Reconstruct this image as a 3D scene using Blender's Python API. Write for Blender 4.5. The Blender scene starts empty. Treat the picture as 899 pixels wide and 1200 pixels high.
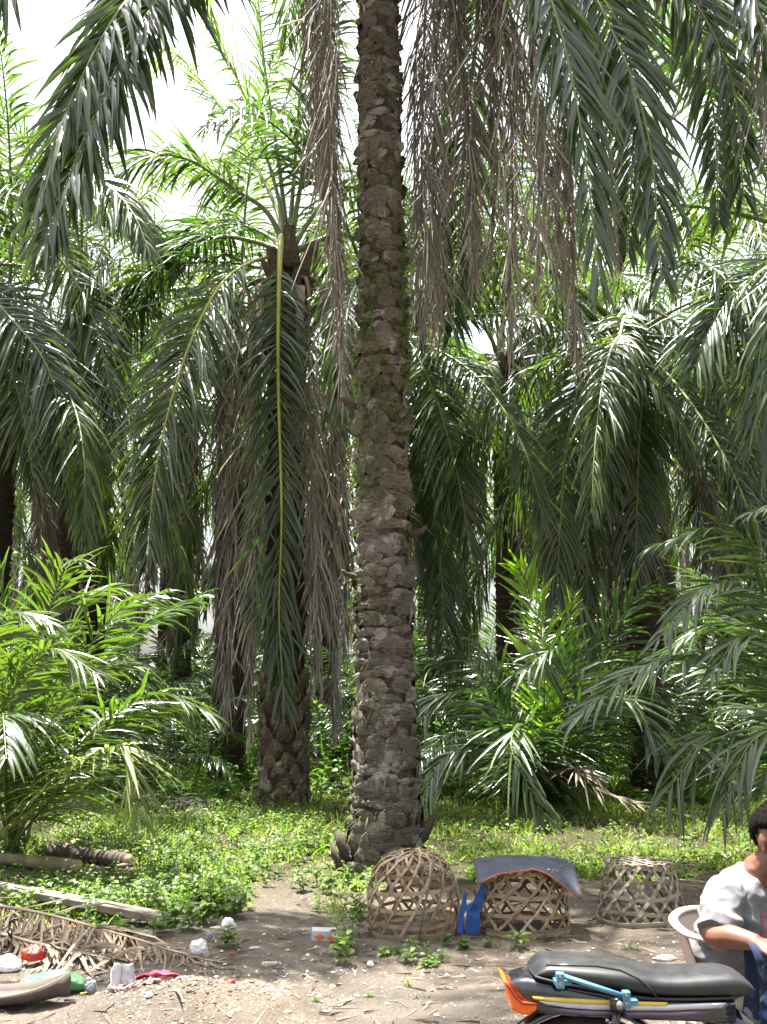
import bpy, bmesh, math, random
import numpy as np
from mathutils import Vector, Matrix, noise

random.seed(7)
rng = np.random.default_rng(7)
scene = bpy.context.scene
col = scene.collection
R = math.radians

# ------------------------------------------------------------------ camera, sky, sun, exposure
PITCH = R(10.7); FPX = 1167.0; CAMZ = 1.5
cam_data = bpy.data.cameras.new('camera')
cam_data.sensor_fit = 'VERTICAL'; cam_data.sensor_height = 36.0; cam_data.sensor_width = 27.0
cam_data.lens = FPX / 1200 * 36.0
cam_data.clip_start = 0.05; cam_data.clip_end = 2000
camera = bpy.data.objects.new('camera', cam_data); col.objects.link(camera)
camera.location = (0, 0, CAMZ); camera.rotation_euler = (math.pi / 2 + PITCH, 0, 0)
scene.camera = camera

SUN_EL, SUN_AZ = R(78), R(-50)          # azimuth from +Y towards +X
world = bpy.data.worlds.new('World'); scene.world = world; world.use_nodes = True
wn = world.node_tree
bg = wn.nodes['Background']
sky = wn.nodes.new('ShaderNodeTexSky'); sky.sky_type = 'NISHITA'; sky.sun_disc = False
sky.sun_elevation = SUN_EL; sky.sun_rotation = SUN_AZ
sky.air_density = 1.3; sky.dust_density = 6.0; sky.ozone_density = 0.6
hs = wn.nodes.new('ShaderNodeHueSaturation'); hs.inputs['Saturation'].default_value = 0.3
wn.links.new(sky.outputs[0], hs.inputs['Color']); wn.links.new(hs.outputs[0], bg.inputs['Color'])
bg.inputs['Strength'].default_value = 0.07
sun_data = bpy.data.lights.new('sun', 'SUN'); sun_data.energy = 5.0; sun_data.angle = R(0.53)
sun_data.color = (1.0, 0.95, 0.87)
sun = bpy.data.objects.new('sun', sun_data); col.objects.link(sun)
sdir = Vector((math.cos(SUN_EL) * math.sin(SUN_AZ), math.cos(SUN_EL) * math.cos(SUN_AZ), math.sin(SUN_EL)))
sun.rotation_euler = sdir.to_track_quat('Z', 'Y').to_euler()
sun.location = sdir * 40
vs = scene.view_settings
vs.view_transform = 'Standard'; vs.look = 'None'; vs.gamma = 1.0; vs.use_curve_mapping = False
vs.exposure = 2.7
scene.render.engine = 'CYCLES'
cy = scene.cycles
cy.use_denoising = True; cy.max_bounces = 7; cy.diffuse_bounces = 3; cy.glossy_bounces = 2
cy.transmission_bounces = 4; cy.transparent_max_bounces = 6
cy.caustics_reflective = False; cy.caustics_refractive = False
cy.use_adaptive_sampling = True; cy.adaptive_threshold = 0.02

# ------------------------------------------------------------------ pixel directions of the photograph
CF = np.array([0, math.cos(PITCH), math.sin(PITCH)]); CU = np.array([0, -math.sin(PITCH), math.cos(PITCH)])
def ray(px, py):
    return CF + np.array([1, 0, 0]) * ((px - 449.5) / FPX) + CU * ((600 - py) / FPX)
def at(px, py, Y):
    d = ray(px, py); return np.array([0, 0, CAMZ]) + d * (Y / d[1])
def gnd(px, py, z=0.0):
    d = ray(px, py); t = (z - CAMZ) / d[2]; return np.array([0, 0, CAMZ]) + d * t

# ------------------------------------------------------------------ ground height
def sstep(a, b, x):
    t = min(1, max(0, (x - a) / (b - a))); return t * t * (3 - 2 * t)
MOUND = gnd(225, 1192)
def gh(x, y):
    h = 0.05 * noise.noise((x * .35, y * .35, 3.1)) + 0.018 * noise.noise((x * 1.7, y * 1.7, 0))
    if y < 12: h += 0.012 * noise.noise((x * 5, y * 5, 5)) + .007 * noise.noise((x * 12, y * 12, 5)) + 0.004 * noise.noise((x * 27, y * 27, 5))
    dx, dy = (x - MOUND[0]) / .42, (y - MOUND[1] - .05) / .30
    q = dx * dx + dy * dy
    if q < 6:
        h += 0.15 * math.exp(-q) * (1 + .25 * noise.noise((x * 7, y * 7, 9)))
    far = sstep(30, 90, math.hypot(x, y)); h *= 1 - far
    return h
def on(px, py, dz=0.0):
    p = gnd(px, py); p[2] = gh(p[0], p[1]) + dz; return p

# ------------------------------------------------------------------ materials
def new_mat(name):
    m = bpy.data.materials.new(name); m.use_nodes = True
    nt = m.node_tree; return m, nt, nt.nodes['Principled BSDF'], nt.nodes['Material Output']
def N(nt, t, **kw):
    n = nt.nodes.new(t)
    for k, v in kw.items():
        if k in n.inputs.keys(): n.inputs[k].default_value = v
        else: setattr(n, k, v)
    return n
def mixc(nt, a, b, fac, blend='MIX'):
    m = nt.nodes.new('ShaderNodeMix'); m.data_type = 'RGBA'; m.blend_type = blend
    for s, v in ((6, a), (7, b), (0, fac)):
        if hasattr(v, 'is_linked') or hasattr(v, 'links'): nt.links.new(v, m.inputs[s])
        else: m.inputs[s].default_value = (tuple(v) + (1,)) if s else v
    return m.outputs[2]
def ramp(nt, src, stops):
    r = nt.nodes.new('ShaderNodeValToRGB'); el = r.color_ramp.elements
    while len(el) < len(stops): el.new(.5)
    for e, (p, c) in zip(el, stops):
        e.position = p; e.color = tuple(c) + (1,) if not np.isscalar(c) else (c, c, c, 1)
    nt.links.new(src, r.inputs[0]); return r.outputs[0]
def texnoise(nt, scale, detail=4, rough=.6, coord='Object', vec=None, dist=0):
    n = nt.nodes.new('ShaderNodeTexNoise'); n.inputs['Scale'].default_value = scale
    n.inputs['Detail'].default_value = detail; n.inputs['Roughness'].default_value = rough
    n.inputs['Distortion'].default_value = dist
    if vec is None:
        tc = nt.nodes.new('ShaderNodeTexCoord'); vec = tc.outputs[coord]
    nt.links.new(vec, n.inputs['Vector']); return n.outputs[0]
def bump(nt, bsdf, h, strength=.5, dist=.01):
    b = nt.nodes.new('ShaderNodeBump'); b.inputs['Strength'].default_value = strength; b.inputs['Distance'].default_value = dist
    nt.links.new(h, b.inputs['Height']); nt.links.new(b.outputs[0], bsdf.inputs['Normal'])
def simple(name, c, rough=.6, c2=None, scale=12, bs=.0, spec=.5, metal=0.0, bd=.004):
    m, nt, b, o = new_mat(name)
    b.inputs['Roughness'].default_value = rough; b.inputs['Specular IOR Level'].default_value = spec
    b.inputs['Metallic'].default_value = metal
    f = texnoise(nt, scale, 5)
    c2 = c2 or tuple(x * .6 for x in c)
    nt.links.new(mixc(nt, c, c2, ramp(nt, f, [(.35, 0.0), (.68, 1.0)])), b.inputs['Base Color'])
    if bs: bump(nt, b, f, bs, bd)
    return m
def film(name, c, c2):
    m = simple(name, c, .28, c2, 9, .35); nt = m.node_tree; b = nt.nodes['Principled BSDF']; o = nt.nodes['Material Output']
    t = N(nt, 'ShaderNodeBsdfTranslucent'); t.inputs['Color'].default_value = tuple(c) + (1,); mx = N(nt, 'ShaderNodeMixShader'); mx.inputs[0].default_value = .4
    nt.links.new(b.outputs[0], mx.inputs[1]); nt.links.new(t.outputs[0], mx.inputs[2]); nt.links.new(mx.outputs[0], o.inputs['Surface']); return m
def leaf_mat(name, ca, cb, ctip, trans, rough, tint=None, spec=.5, tipamt=.5):
    m, nt, b, o = new_mat(name)
    at_ = N(nt, 'ShaderNodeAttribute', attribute_name='var')
    tp = N(nt, 'ShaderNodeAttribute', attribute_name='tip')
    oi = N(nt, 'ShaderNodeObjectInfo')
    c = mixc(nt, ca, cb, at_.outputs['Fac'])
    c = mixc(nt, c, ctip, ramp(nt, tp.outputs['Fac'], [(.7, 0.0), (1.0, tipamt)]))
    if tint: c = mixc(nt, c, tint, ramp(nt, oi.outputs['Random'], [(.3, 0.0), (1.0, .55)]))
    nt.links.new(c, b.inputs['Base Color'])
    b.inputs['Roughness'].default_value = rough; b.inputs['Specular IOR Level'].default_value = spec
    if trans > 0:
        t = N(nt, 'ShaderNodeBsdfTranslucent'); mx = N(nt, 'ShaderNodeMixShader')
        tc = mixc(nt, c, (1.0, 1.25, .35), 1.0, 'MULTIPLY')
        sc_ = nt.nodes.new('ShaderNodeVectorMath'); sc_.operation = 'SCALE'; sc_.inputs[3].default_value = 2.1
        nt.links.new(tc, sc_.inputs[0]); nt.links.new(sc_.outputs[0], t.inputs['Color'])
        mx.inputs[0].default_value = trans
        nt.links.new(b.outputs[0], mx.inputs[1]); nt.links.new(t.outputs[0], mx.inputs[2])
        nt.links.new(mx.outputs[0], o.inputs['Surface'])
    return m
M = {}
M['frond'] = leaf_mat('frond_green', (.018, .037, .012), (.040, .068, .018), (.13, .11, .045), .38, .31, (.065, .09, .018), .9)
M['frond_young'] = leaf_mat('frond_young', (.027, .058, .019), (.048, .085, .028), (.15, .125, .055), .24, .29, (.06, .095, .026), 1.0)
M['frond_bright'] = leaf_mat('frond_bright', (.14, .25, .022), (.24, .36, .035), (.28, .32, .08), .55, .34, None, .5)
M['frond_new'] = leaf_mat('frond_new', (.06, .10, .035), (.11, .16, .06), (.2, .2, .09), .5, .35, None, .6)
M['frond_pale'] = leaf_mat('frond_pale', (.12, .155, .06), (.18, .20, .08), (.28, .24, .12), .38, .42, None, .5)
M['frond_dead'] = leaf_mat('frond_dead', (.13, .115, .095), (.27, .242, .20), (.36, .335, .285), 0, .75, (.25, .235, .205), .3)
M['frond_straw'] = leaf_mat('frond_straw', (.10, .078, .055), (.19, .148, .105), (.20, .165, .12), 0, .75, None, .25)
M['rachis'] = simple('rachis_green', (.13, .16, .05), .45, (.09, .11, .035), 6)
M['rachis_yellow'] = simple('rachis_yellow', (.30, .30, .05), .45, (.22, .24, .05), 3)
M['rachis_dead'] = simple('rachis_dead', (.14, .10, .065), .7, (.22, .17, .12), 9)
M['grass'] = leaf_mat('grass_blade', (.075, .115, .025), (.185, .21, .065), (.24, .24, .08), .45, .5, None, .35)
M['weed'] = leaf_mat('weed_leaf', (.045, .085, .024), (.115, .155, .045), (.12, .2, .05), .40, .45, None, .4, .2)
M['shrub'] = leaf_mat('undergrowth_leaf', (.035, .085, .02), (.09, .16, .03), (.12, .2, .05), .40, .4, None, .45, .2)

def trunk_mat(name, dark, mid, pale, moss, palefac=.62, mossfac=.6):
    m, nt, b, o = new_mat(name)
    gp = N(nt, 'ShaderNodeNewGeometry').outputs['Position']
    a = texnoise(nt, 3.2, 6, .65, vec=gp); f = texnoise(nt, 26, 8, .75, vec=gp, dist=.3); h = texnoise(nt, 5, 5, .6, vec=gp, dist=.5)
    oi = N(nt, 'ShaderNodeObjectInfo')
    c = mixc(nt, dark, mid, ramp(nt, f, [(.35, 0.0), (.6, 1.0)]))
    c = mixc(nt, c, tuple(x * 1.4 for x in mid), ramp(nt, oi.outputs['Random'], [(.2, 0.0), (1.0, .5)]))
    c = mixc(nt, c, pale, ramp(nt, h, [(palefac, 0.0), (palefac + .06, .85)]))
    c = mixc(nt, c, moss, ramp(nt, a, [(mossfac, 0.0), (mossfac + .10, .8)]))
    nt.links.new(c, b.inputs['Base Color'])
    b.inputs['Roughness'].default_value = .85; b.inputs['Specular IOR Level'].default_value = .25
    mp = N(nt, 'ShaderNodeMapping'); mp.inputs['Scale'].default_value = (7, 7, 46); nt.links.new(gp, mp.inputs['Vector'])
    fib = texnoise(nt, 1.0, 6, .7, vec=mp.outputs[0], dist=1.2)
    c2 = mixc(nt, c, tuple(x * .45 for x in dark), ramp(nt, fib, [(.36, .85), (.47, 0.0)])); nt.links.new(c2, b.inputs['Base Color'])
    ad = N(nt, 'ShaderNodeMath', operation='ADD'); nt.links.new(f, ad.inputs[0]); nt.links.new(fib, ad.inputs[1])
    bump(nt, b, ad.outputs[0], 1.0, .06)
    return m
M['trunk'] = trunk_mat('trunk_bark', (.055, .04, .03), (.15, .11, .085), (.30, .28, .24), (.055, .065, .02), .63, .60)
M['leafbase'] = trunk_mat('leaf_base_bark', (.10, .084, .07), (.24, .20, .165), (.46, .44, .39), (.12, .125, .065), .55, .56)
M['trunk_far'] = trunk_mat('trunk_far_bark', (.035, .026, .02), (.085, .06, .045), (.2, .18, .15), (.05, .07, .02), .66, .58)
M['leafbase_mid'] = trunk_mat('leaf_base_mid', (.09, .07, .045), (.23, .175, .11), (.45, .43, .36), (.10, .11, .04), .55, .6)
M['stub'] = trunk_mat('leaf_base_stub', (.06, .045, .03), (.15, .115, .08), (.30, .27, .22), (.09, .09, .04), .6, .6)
M['bamboo'] = simple('bamboo_strip', (.33, .235, .14), .65, (.16, .105, .062), 14, .25)
M['bamboo_grey'] = simple('bamboo_weathered', (.23, .195, .145), .75, (.12, .10, .072), 14, .25)
for k_ in ('bamboo', 'bamboo_grey'):
    nt = M[k_].node_tree; b = nt.nodes['Principled BSDF']; src = b.inputs['Base Color'].links[0].from_socket; oi = N(nt, 'ShaderNodeObjectInfo')
    c = mixc(nt, src, (.42, .36, .28), ramp(nt, oi.outputs['Random'], [(.55, 0.0), (1.0, .5)])); c = mixc(nt, c, (.06, .045, .032), ramp(nt, oi.outputs['Random'], [(0.0, .65), (.4, 0.0)])); nt.links.new(c, b.inputs['Base Color'])
M['skin'] = simple('skin', (.145, .058, .034), .5, (.105, .040, .023), 9, .05)
M['hair'] = simple('hair', (.0035, .003, .003), .9, (.007, .006, .005), 160, .8, spec=.06)
M['black_plastic'] = simple('black_plastic', (.012, .012, .014), .25, (.018, .018, .02), 20)
M['white_plastic'] = film('white_plastic_film', (.66, .66, .67), (.50, .50, .52))
M['grey_plastic'] = film('grey_plastic_film', (.32, .34, .36), (.22, .23, .25))
M['red_plastic'] = film('red_plastic_film', (.52, .045, .035), (.38, .10, .08))
M['green_plastic'] = film('green_plastic_film', (.07, .32, .13), (.24, .42, .25))
M['pink_cloth'] = simple('pink_cloth', (.68, .09, .17), .8, (.5, .05, .1), 20, .4)
M['pink_pale'] = simple('pink_string', (.66, .42, .38), .8, (.5, .3, .27), 20)
M['orange'] = simple('orange_plastic', (.75, .22, .04), .35, (.6, .15, .03), 12)
M['yellow'] = simple('yellow_plastic', (.75, .55, .03), .4, (.6, .42, .02), 12)
M['dark_wood'] = simple('dark_wood', (.075, .058, .045), .75, (.045, .035, .028), 10, .5)
M['grey_wood'] = simple('grey_wood', (.17, .15, .125), .85, (.07, .06, .048), 11, .7)
M['log_bark'] = simple('log_bark', (.20, .175, .09), .75, (.10, .08, .045), 8, .6)
M['log_cut'] = simple('log_cut', (.42, .33, .20), .8, (.30, .22, .13), 20, .3)
M['dark_board'] = simple('dark_log', (.06, .042, .028), .85, (.03, .024, .018), 6, .8)

# ------------------------------------------------------------------ object helpers
def link(o, parent=None):
    col.objects.link(o)
    if parent is not None: o.parent = parent
    return o
def mesh_obj(name, me, parent=None, loc=None, rot=None):
    o = bpy.data.objects.new(name, me); link(o, parent)
    if loc is not None: o.location = loc
    if rot is not None: o.rotation_euler = rot
    return o
def tag(o, label=None, cat=None, group=None, kind=None):
    if label: o['label'] = label
    if cat: o['category'] = cat
    if group: o['group'] = group
    if kind: o['kind'] = kind
    return o
def empty(name, loc, rz=0):
    o = bpy.data.objects.new(name, None); o.empty_display_size = .2; link(o); o.location = loc; o.rotation_euler = (0, 0, rz); return o
class MB:
    def __init__(s): s.v = []; s.f = []; s.m = []; s.var = []
    def add(s, vs_, fs, mi=0):
        n = len(s.v); s.v += [tuple(v) for v in vs_]; s.f += [tuple(i + n for i in f) for f in fs]; s.m += [mi] * len(fs)
    def box(s, c, size, mat=None, mi=0, taper=1.0):
        x, y, z = [k / 2 for k in size]
        vs_ = [(sx * x * (taper if sz > 0 else 1), sy * y * (taper if sz > 0 else 1), sz * z) for sz in (-1, 1) for sx, sy in ((-1, -1), (1, -1), (1, 1), (-1, 1))]
        if mat is not None: vs_ = [tuple(mat @ Vector(v)) for v in vs_]
        vs_ = [tuple(np.array(v) + np.array(c)) for v in vs_]
        s.add(vs_, [(3, 2, 1, 0), (4, 5, 6, 7), (0, 1, 5, 4), (1, 2, 6, 5), (2, 3, 7, 6), (3, 0, 4, 7)], mi)
    def tube(s, pts, rad, n=8, mi=0, cap=True, flat=1.0, ref=(0, 0, 1)):
        pts = [np.array(p, float) for p in pts]; k = len(pts)
        if np.isscalar(rad): rad = [rad] * k
        base = len(s.v); ref = np.array(ref, float)
        for i, p in enumerate(pts):
            t = pts[min(i + 1, k - 1)] - pts[max(i - 1, 0)]; t /= np.linalg.norm(t) + 1e-9
            a = np.cross(t, ref)
            if np.linalg.norm(a) < .05: a = np.cross(t, (1, 0, 0.01))
            a /= np.linalg.norm(a); b = np.cross(a, t)
            for j in range(n):
                an = 2 * math.pi * j / n
                s.v.append(tuple(p + rad[i] * (a * math.cos(an) + b * math.sin(an) * flat)))
        for i in range(k - 1):
            for j in range(n):
                j2 = (j + 1) % n
                s.f.append((base + i * n + j, base + i * n + j2, base + (i + 1) * n + j2, base + (i + 1) * n + j)); s.m.append(mi)
        if cap:
            s.f.append(tuple(base + j for j in reversed(range(n)))); s.m.append(mi)
            s.f.append(tuple(base + (k - 1) * n + j for j in range(n))); s.m.append(mi)
    def ell(s, c, r, n=12, mi=0, rot=None):
        vs_ = []; fs = []; m = n // 2
        for i in range(1, m):
            th = math.pi * i / m
            for j in range(n):
                ph = 2 * math.pi * j / n
                vs_.append((math.sin(th) * math.cos(ph), math.sin(th) * math.sin(ph), math.cos(th)))
        top = len(vs_); vs_.append((0, 0, 1)); vs_.append((0, 0, -1))
        for i in range(m - 2):
            for j in range(n):
                j2 = (j + 1) % n; fs.append((i * n + j, (i + 1) * n + j, (i + 1) * n + j2, i * n + j2))
        for j in range(n):
            j2 = (j + 1) % n; fs.append((top, j, j2)); fs.append((top + 1, (m - 2) * n + j2, (m - 2) * n + j))
        out = []
        for v in vs_:
            w = Vector((v[0] * r[0], v[1] * r[1], v[2] * r[2]))
            if rot is not None: w = rot @ w
            out.append(tuple(np.array(w) + np.array(c)))
        s.add(out, fs, mi)
    def loft(s, rings, mi=0, cap=True, closed=True):
        n = len(rings[0]); base = len(s.v)
        for r in rings: s.v += [tuple(p) for p in r]
        for i in range(len(rings) - 1):
            for j in range(n if closed else n - 1):
                j2 = (j + 1) % n
                s.f.append((base + i * n + j, base + i * n + j2, base + (i + 1) * n + j2, base + (i + 1) * n + j)); s.m.append(mi)
        if cap and closed:
            s.f.append(tuple(base + j for j in reversed(range(n)))); s.m.append(mi)
            s.f.append(tuple(base + (len(rings) - 1) * n + j for j in range(n))); s.m.append(mi)
    def mesh(s, name, mats, smooth=True, fix=True):
        me = bpy.data.meshes.new(name); me.from_pydata(s.v, [], s.f)
        for m in (mats if isinstance(mats, (list, tuple)) else [mats]): me.materials.append(m)
        me.polygons.foreach_set('material_index', s.m)
        if fix:
            bm = bmesh.new(); bm.from_mesh(me); bmesh.ops.recalc_face_normals(bm, faces=bm.faces); bm.to_mesh(me); bm.free()
        me.polygons.foreach_set('use_smooth', [smooth] * len(me.polygons)); me.update(); return me
    def build(s, name, mats, parent=None, smooth=True, loc=None, rot=None, bevel=0):
        o = mesh_obj(name, s.mesh(name, mats, smooth), parent, loc, rot)
        if bevel:
            b = o.modifiers.new('bevel', 'BEVEL'); b.width = bevel; b.segments = 2; b.limit_method = 'ANGLE'; b.angle_limit = R(40)
        return o
def ribbon_mesh(name, V, F, mats, mi=None, var=None, tip=None, smooth=True):
    me = bpy.data.meshes.new(name)
    V = np.asarray(V, np.float32); F = np.asarray(F, np.int32); k = F.shape[1]
    me.vertices.add(len(V)); me.vertices.foreach_set('co', V.ravel())
    me.loops.add(F.size); me.loops.foreach_set('vertex_index', F.ravel())
    me.polygons.add(len(F)); me.polygons.foreach_set('loop_start', np.arange(0, F.size, k, dtype=np.int32))
    for m in mats: me.materials.append(m)
    if mi is not None: me.polygons.foreach_set('material_index', np.asarray(mi, np.int32))
    me.polygons.foreach_set('use_smooth', np.full(len(F), smooth))
    for nm, a in (('var', var), ('tip', tip)):
        if a is not None:
            t = me.attributes.new(nm, 'FLOAT', 'POINT'); t.data.foreach_set('value', np.asarray(a, np.float32))
    me.update(calc_edges=True); me.validate(); return me

# ------------------------------------------------------------------ palm fronds
def catmull(P, n):
    P = np.asarray(P, float); P = np.vstack([2 * P[0] - P[1], P, 2 * P[-1] - P[-2]])
    out = []; k = len(P) - 3
    for q in np.linspace(0, k - 1e-6, n):
        i = int(q); t = q - i; a, b, c, d = P[i:i + 4]
        out.append(.5 * ((2 * b) + (c - a) * t + (2 * a - 5 * b + 4 * c - d) * t * t + (3 * b - a - 3 * c + d) * t ** 3))
    return np.array(out)
def resample(C, n):
    d = np.r_[0, np.cumsum(np.linalg.norm(np.diff(C, axis=0), axis=1))]
    q = np.linspace(0, d[-1], n)
    return np.stack([np.interp(q, d, C[:, k]) for k in range(3)], 1), d[-1]
def nrm(a): return a / (np.linalg.norm(a, axis=-1, keepdims=True) + 1e-9)
def frond_data(P, h=None, n=95, L=.85, w=.042, pet=.17, drop=1.0, spread=(68, 26), plum=24, twist=0.0, rr=.035, seed=0, curl=0.12, lenj=.17, thin=1.0, fold=.28, gap=0.04):
    """leaflets and rachis of one pinnate frond along the curve P; h: horizontal direction in which it leaves the crown"""
    r = np.random.default_rng(seed)
    C, LEN = resample(catmull(P, 60), 48)
    T = nrm(np.gradient(C, axis=0))
    if h is None:
        h = C[-1] - C[0]; h = np.array([h[0], h[1], 0])
    h = np.array(h, float); h /= np.linalg.norm(h) + 1e-9
    S0 = np.cross(h, (0, 0, 1)); S = nrm(S0 - T * (T @ S0)[:, None]); Nn = nrm(np.cross(S, T))
    sidx = np.linspace(0, 1, 48)
    if twist:
        an = twist * sidx; ca, sa = np.cos(an)[:, None], np.sin(an)[:, None]
        S, Nn = S * ca + Nn * sa, Nn * ca - S * sa
    s = np.linspace(pet, .997, n); s = np.repeat(s, 2) + r.normal(0, .25 / n, 2 * n); s = np.clip(s, pet, .999)
    sg = np.tile([-1.0, 1.0], n)
    if gap:
        keep = r.random(2 * n) > gap; s, sg = s[keep], sg[keep]
    m = len(s)
    def smp(A): return np.stack([np.interp(s, sidx, A[:, k]) for k in range(3)], 1)
    p = smp(C); t = nrm(smp(T)); sd = nrm(smp(S)); nn = nrm(smp(Nn))
    u = (s - pet) / (1 - pet)
    prof = np.clip(.45 + 1.3 * np.sqrt(np.clip(u, 0, 1)) * (1 - u * .35) - .35 * u ** 2, .1, 1.0) * (1 - .62 * np.clip((u - .62) / .38, 0, 1) ** 1.4)
    ln = L * prof * (1 + r.normal(0, lenj, m)).clip(.55, 1.4)
    a = np.radians(spread[0] + (spread[1] - spread[0]) * u + r.normal(0, 6, m))
    b = np.radians(plum * r.choice([-.6, .25, 1.0], m) + r.normal(0, 7, m))
    d = nrm(t * np.cos(a)[:, None] + sd * (sg * np.sin(a) * np.cos(b))[:, None] + nn * (np.sin(a) * np.sin(b))[:, None])
    wv = nrm(t - d * (t * d).sum(1, keepdims=True))
    ro = r.normal(0, .45, m)[:, None]; wv = wv * np.cos(ro) + np.cross(d, wv) * np.sin(ro)
    TT = [0, .22, .5, .78, 1.0]; WW = np.array([.4, 1, .92, .55, .06]) * w * .5
    wid = (.75 + .25 * prof) * (1 + r.normal(0, .1, m)) * thin
    cur = p + sd * (sg * .012)[:, None]; V = np.zeros((m, 5, 3, 3)); g = np.array([0, 0, -1.0])
    dr = (drop * (1 + r.normal(0, .25, m))).clip(.05, None)[:, None]
    cd = (curl * r.normal(0, 1, (m, 3)))
    for k in range(5):
        nl = nrm(np.cross(d, wv)); hw = (WW[k] * wid)[:, None]
        V[:, k, 0] = cur - wv * hw; V[:, k, 1] = cur - nl * hw * fold * 2; V[:, k, 2] = cur + wv * hw
        if k < 4:
            st = (TT[k + 1] - TT[k])
            d = nrm(d + g * dr * st * (.6 + .9 * TT[k + 1]) + cd * st); cur = cur + d * (ln * st)[:, None]
            wv = nrm(wv - d * (wv * d).sum(1, keepdims=True))
    base = (np.arange(m) * 15)[:, None, None]
    q = []
    for k in range(4):
        for c in range(2): q.append([k * 3 + c, k * 3 + c + 1, k * 3 + c + 4, k * 3 + c + 3])
    F = (base + np.array(q)[None]).reshape(-1, 4)
    var = np.repeat(r.random(m), 15); tip = np.tile(np.repeat(TT, 3), m)
    # rachis tube: 6-gon, broad flat petiole tapering to a wire
    K = 48; nn_ = 6; rad = rr * (1.0 + 1.4 * np.exp(-sidx * 16)) * (1 - .86 * sidx)
    ang = np.arange(nn_) * 2 * math.pi / nn_
    RV = C[:, None] + rad[:, None, None] * (S[:, None] * (np.cos(ang) * (1.2))[None, :, None] + Nn[:, None] * (np.sin(ang) * .8)[None, :, None])
    RF = []
    for i in range(K - 1):
        for j in range(nn_):
            j2 = (j + 1) % nn_; RF.append([i * nn_ + j, i * nn_ + j2, (i + 1) * nn_ + j2, (i + 1) * nn_ + j])
    return V.reshape(-1, 3), F, var, tip, RV.reshape(-1, 3), np.array(RF)
def frond_single(name, P, mats, **kw):
    V, F, var, tip, RV, RF = frond_data(P, **kw)
    VV = np.vstack([V, RV]); FF = np.vstack([F, RF + len(V)])
    return ribbon_mesh(name, VV, FF, mats, np.r_[np.zeros(len(F)), np.ones(len(RF))], np.r_[var, np.full(len(RV), .5)], np.r_[tip, np.zeros(len(RV))])
def hero(parent, P, leaf='frond', rach='rachis', name='frond', label=None, **kw):
    """a frond modelled for itself: leaflets, with the rachis as its sub-part; P in world space"""
    off = np.array(parent.location); P = np.asarray(P, float) - off
    V, F, var, tip, RV, RF = frond_data(P, **kw)
    o = mesh_obj(name, ribbon_mesh(name, V, F, [M[leaf]], None, var, tip), parent)
    mesh_obj('rachis', ribbon_mesh('rachis', RV, RF, [M[rach]]), o)
    if label: o['label'] = label
    return o
def arc(th0, th1, L, n=9, power=1.4, x0=.1):
    """curve in the XZ plane leaving at elevation th0 and ending at th1 (degrees)"""
    P = [np.array([x0, 0, 0.])]
    for i in range(n - 1):
        s = (i + .5) / (n - 1); th = R(th0 + (th1 - th0) * s ** power)
        P.append(P[-1] + L / (n - 1) * np.array([math.cos(th), 0, math.sin(th)]))
    return np.array(P)

AGES = [(84, 58), (74, 18), (62, -22), (46, -52), (28, -72), (8, -82), (-18, -86), (-48, -88)]
LIB = {'adult': [], 'dead': [], 'young': []}
for i, (a, b) in enumerate(AGES):
    LIB['adult'].append([frond_single('frond', arc(a + k * 4, b - k * 9, 6.2), [M['frond'], M['rachis']], h=(1, 0, 0), n=88, L=.92, w=.046,
                         drop=.55 + .13 * i + .2 * k, twist=(.5 if k else -.4) * (i > 1), seed=10 * i + k, plum=26) for k in (0, 1)])
for k in range(4):
    LIB['dead'].append(frond_single('dead_frond', arc(-25 - 12 * k, -88, 5.2 + .3 * k, power=.35), [M['frond_dead'], M['rachis_dead']], h=(1, 0, 0), n=120, L=.72, w=.034,
                         drop=3.0, spread=(48, 20), curl=1.1, seed=200 + k, plum=40, rr=.03, lenj=.3, gap=.12))
for i, (a, b) in enumerate([(80, 30), (68, -8), (55, -30), (40, -45)]):
    LIB['young'].append([frond_single('frond', arc(a, b - 10 * k, 3.4, power=1.6), [M['frond_young'], M['rachis']], h=(1, 0, 0), n=58, L=.62, w=.036,
                         drop=.55 + .1 * i, twist=.4 * (k - .5), seed=300 + 10 * i + k, rr=.017, pet=.22, plum=12) for k in (0, 1)])

# ------------------------------------------------------------------ trunks
def trunk_mesh(name, h, r0, r1, mat, lean=(0, 0), rowh=.16, cols=9, amp=.14, seed=0, flare=.25):
    r = random.Random(seed); nseg = cols * 4; rows = int(h / rowh * 4)
    V = []; F = []
    for i in range(rows + 1):
        z = h * i / rows; t = z / h
        rad = r0 + (r1 - r0) * t + flare * r0 * math.exp(-z / .35)
        cx, cy_ = lean[0] * t, lean[1] * t
        row = z / rowh; ri = int(row); fr = row - ri
        for j in range(nseg):
            u = j / nseg * cols + ri * .5 + ri * .13; cu = abs((u % 1) - .5) * 2
            prot = max(0, fr * 1.15 - .55 * cu ** 2) - .35 * (fr > .9)
            hsh = noise.noise((math.floor(u) * 7.3 + seed, ri * 3.7, 1.5))
            rr = rad * (1 + amp * prot * (1 + .8 * hsh) + .05 * noise.noise((j * .5, z * 2, seed)))
            an = 2 * math.pi * j / nseg
            V.append((cx + rr * math.cos(an), cy_ + rr * math.sin(an), z - .25 * (i == 0)))
    for i in range(rows):
        for j in range(nseg):
            j2 = (j + 1) % nseg; F.append((i * nseg + j, i * nseg + j2, (i + 1) * nseg + j2, (i + 1) * nseg + j))
    F.append(tuple(rows * nseg + j for j in range(nseg)))
    me = bpy.data.meshes.new(name); me.from_pydata(V, [], F); me.materials.append(mat)
    me.polygons.foreach_set('use_smooth', [True] * len(F)); me.update(); return me

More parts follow.
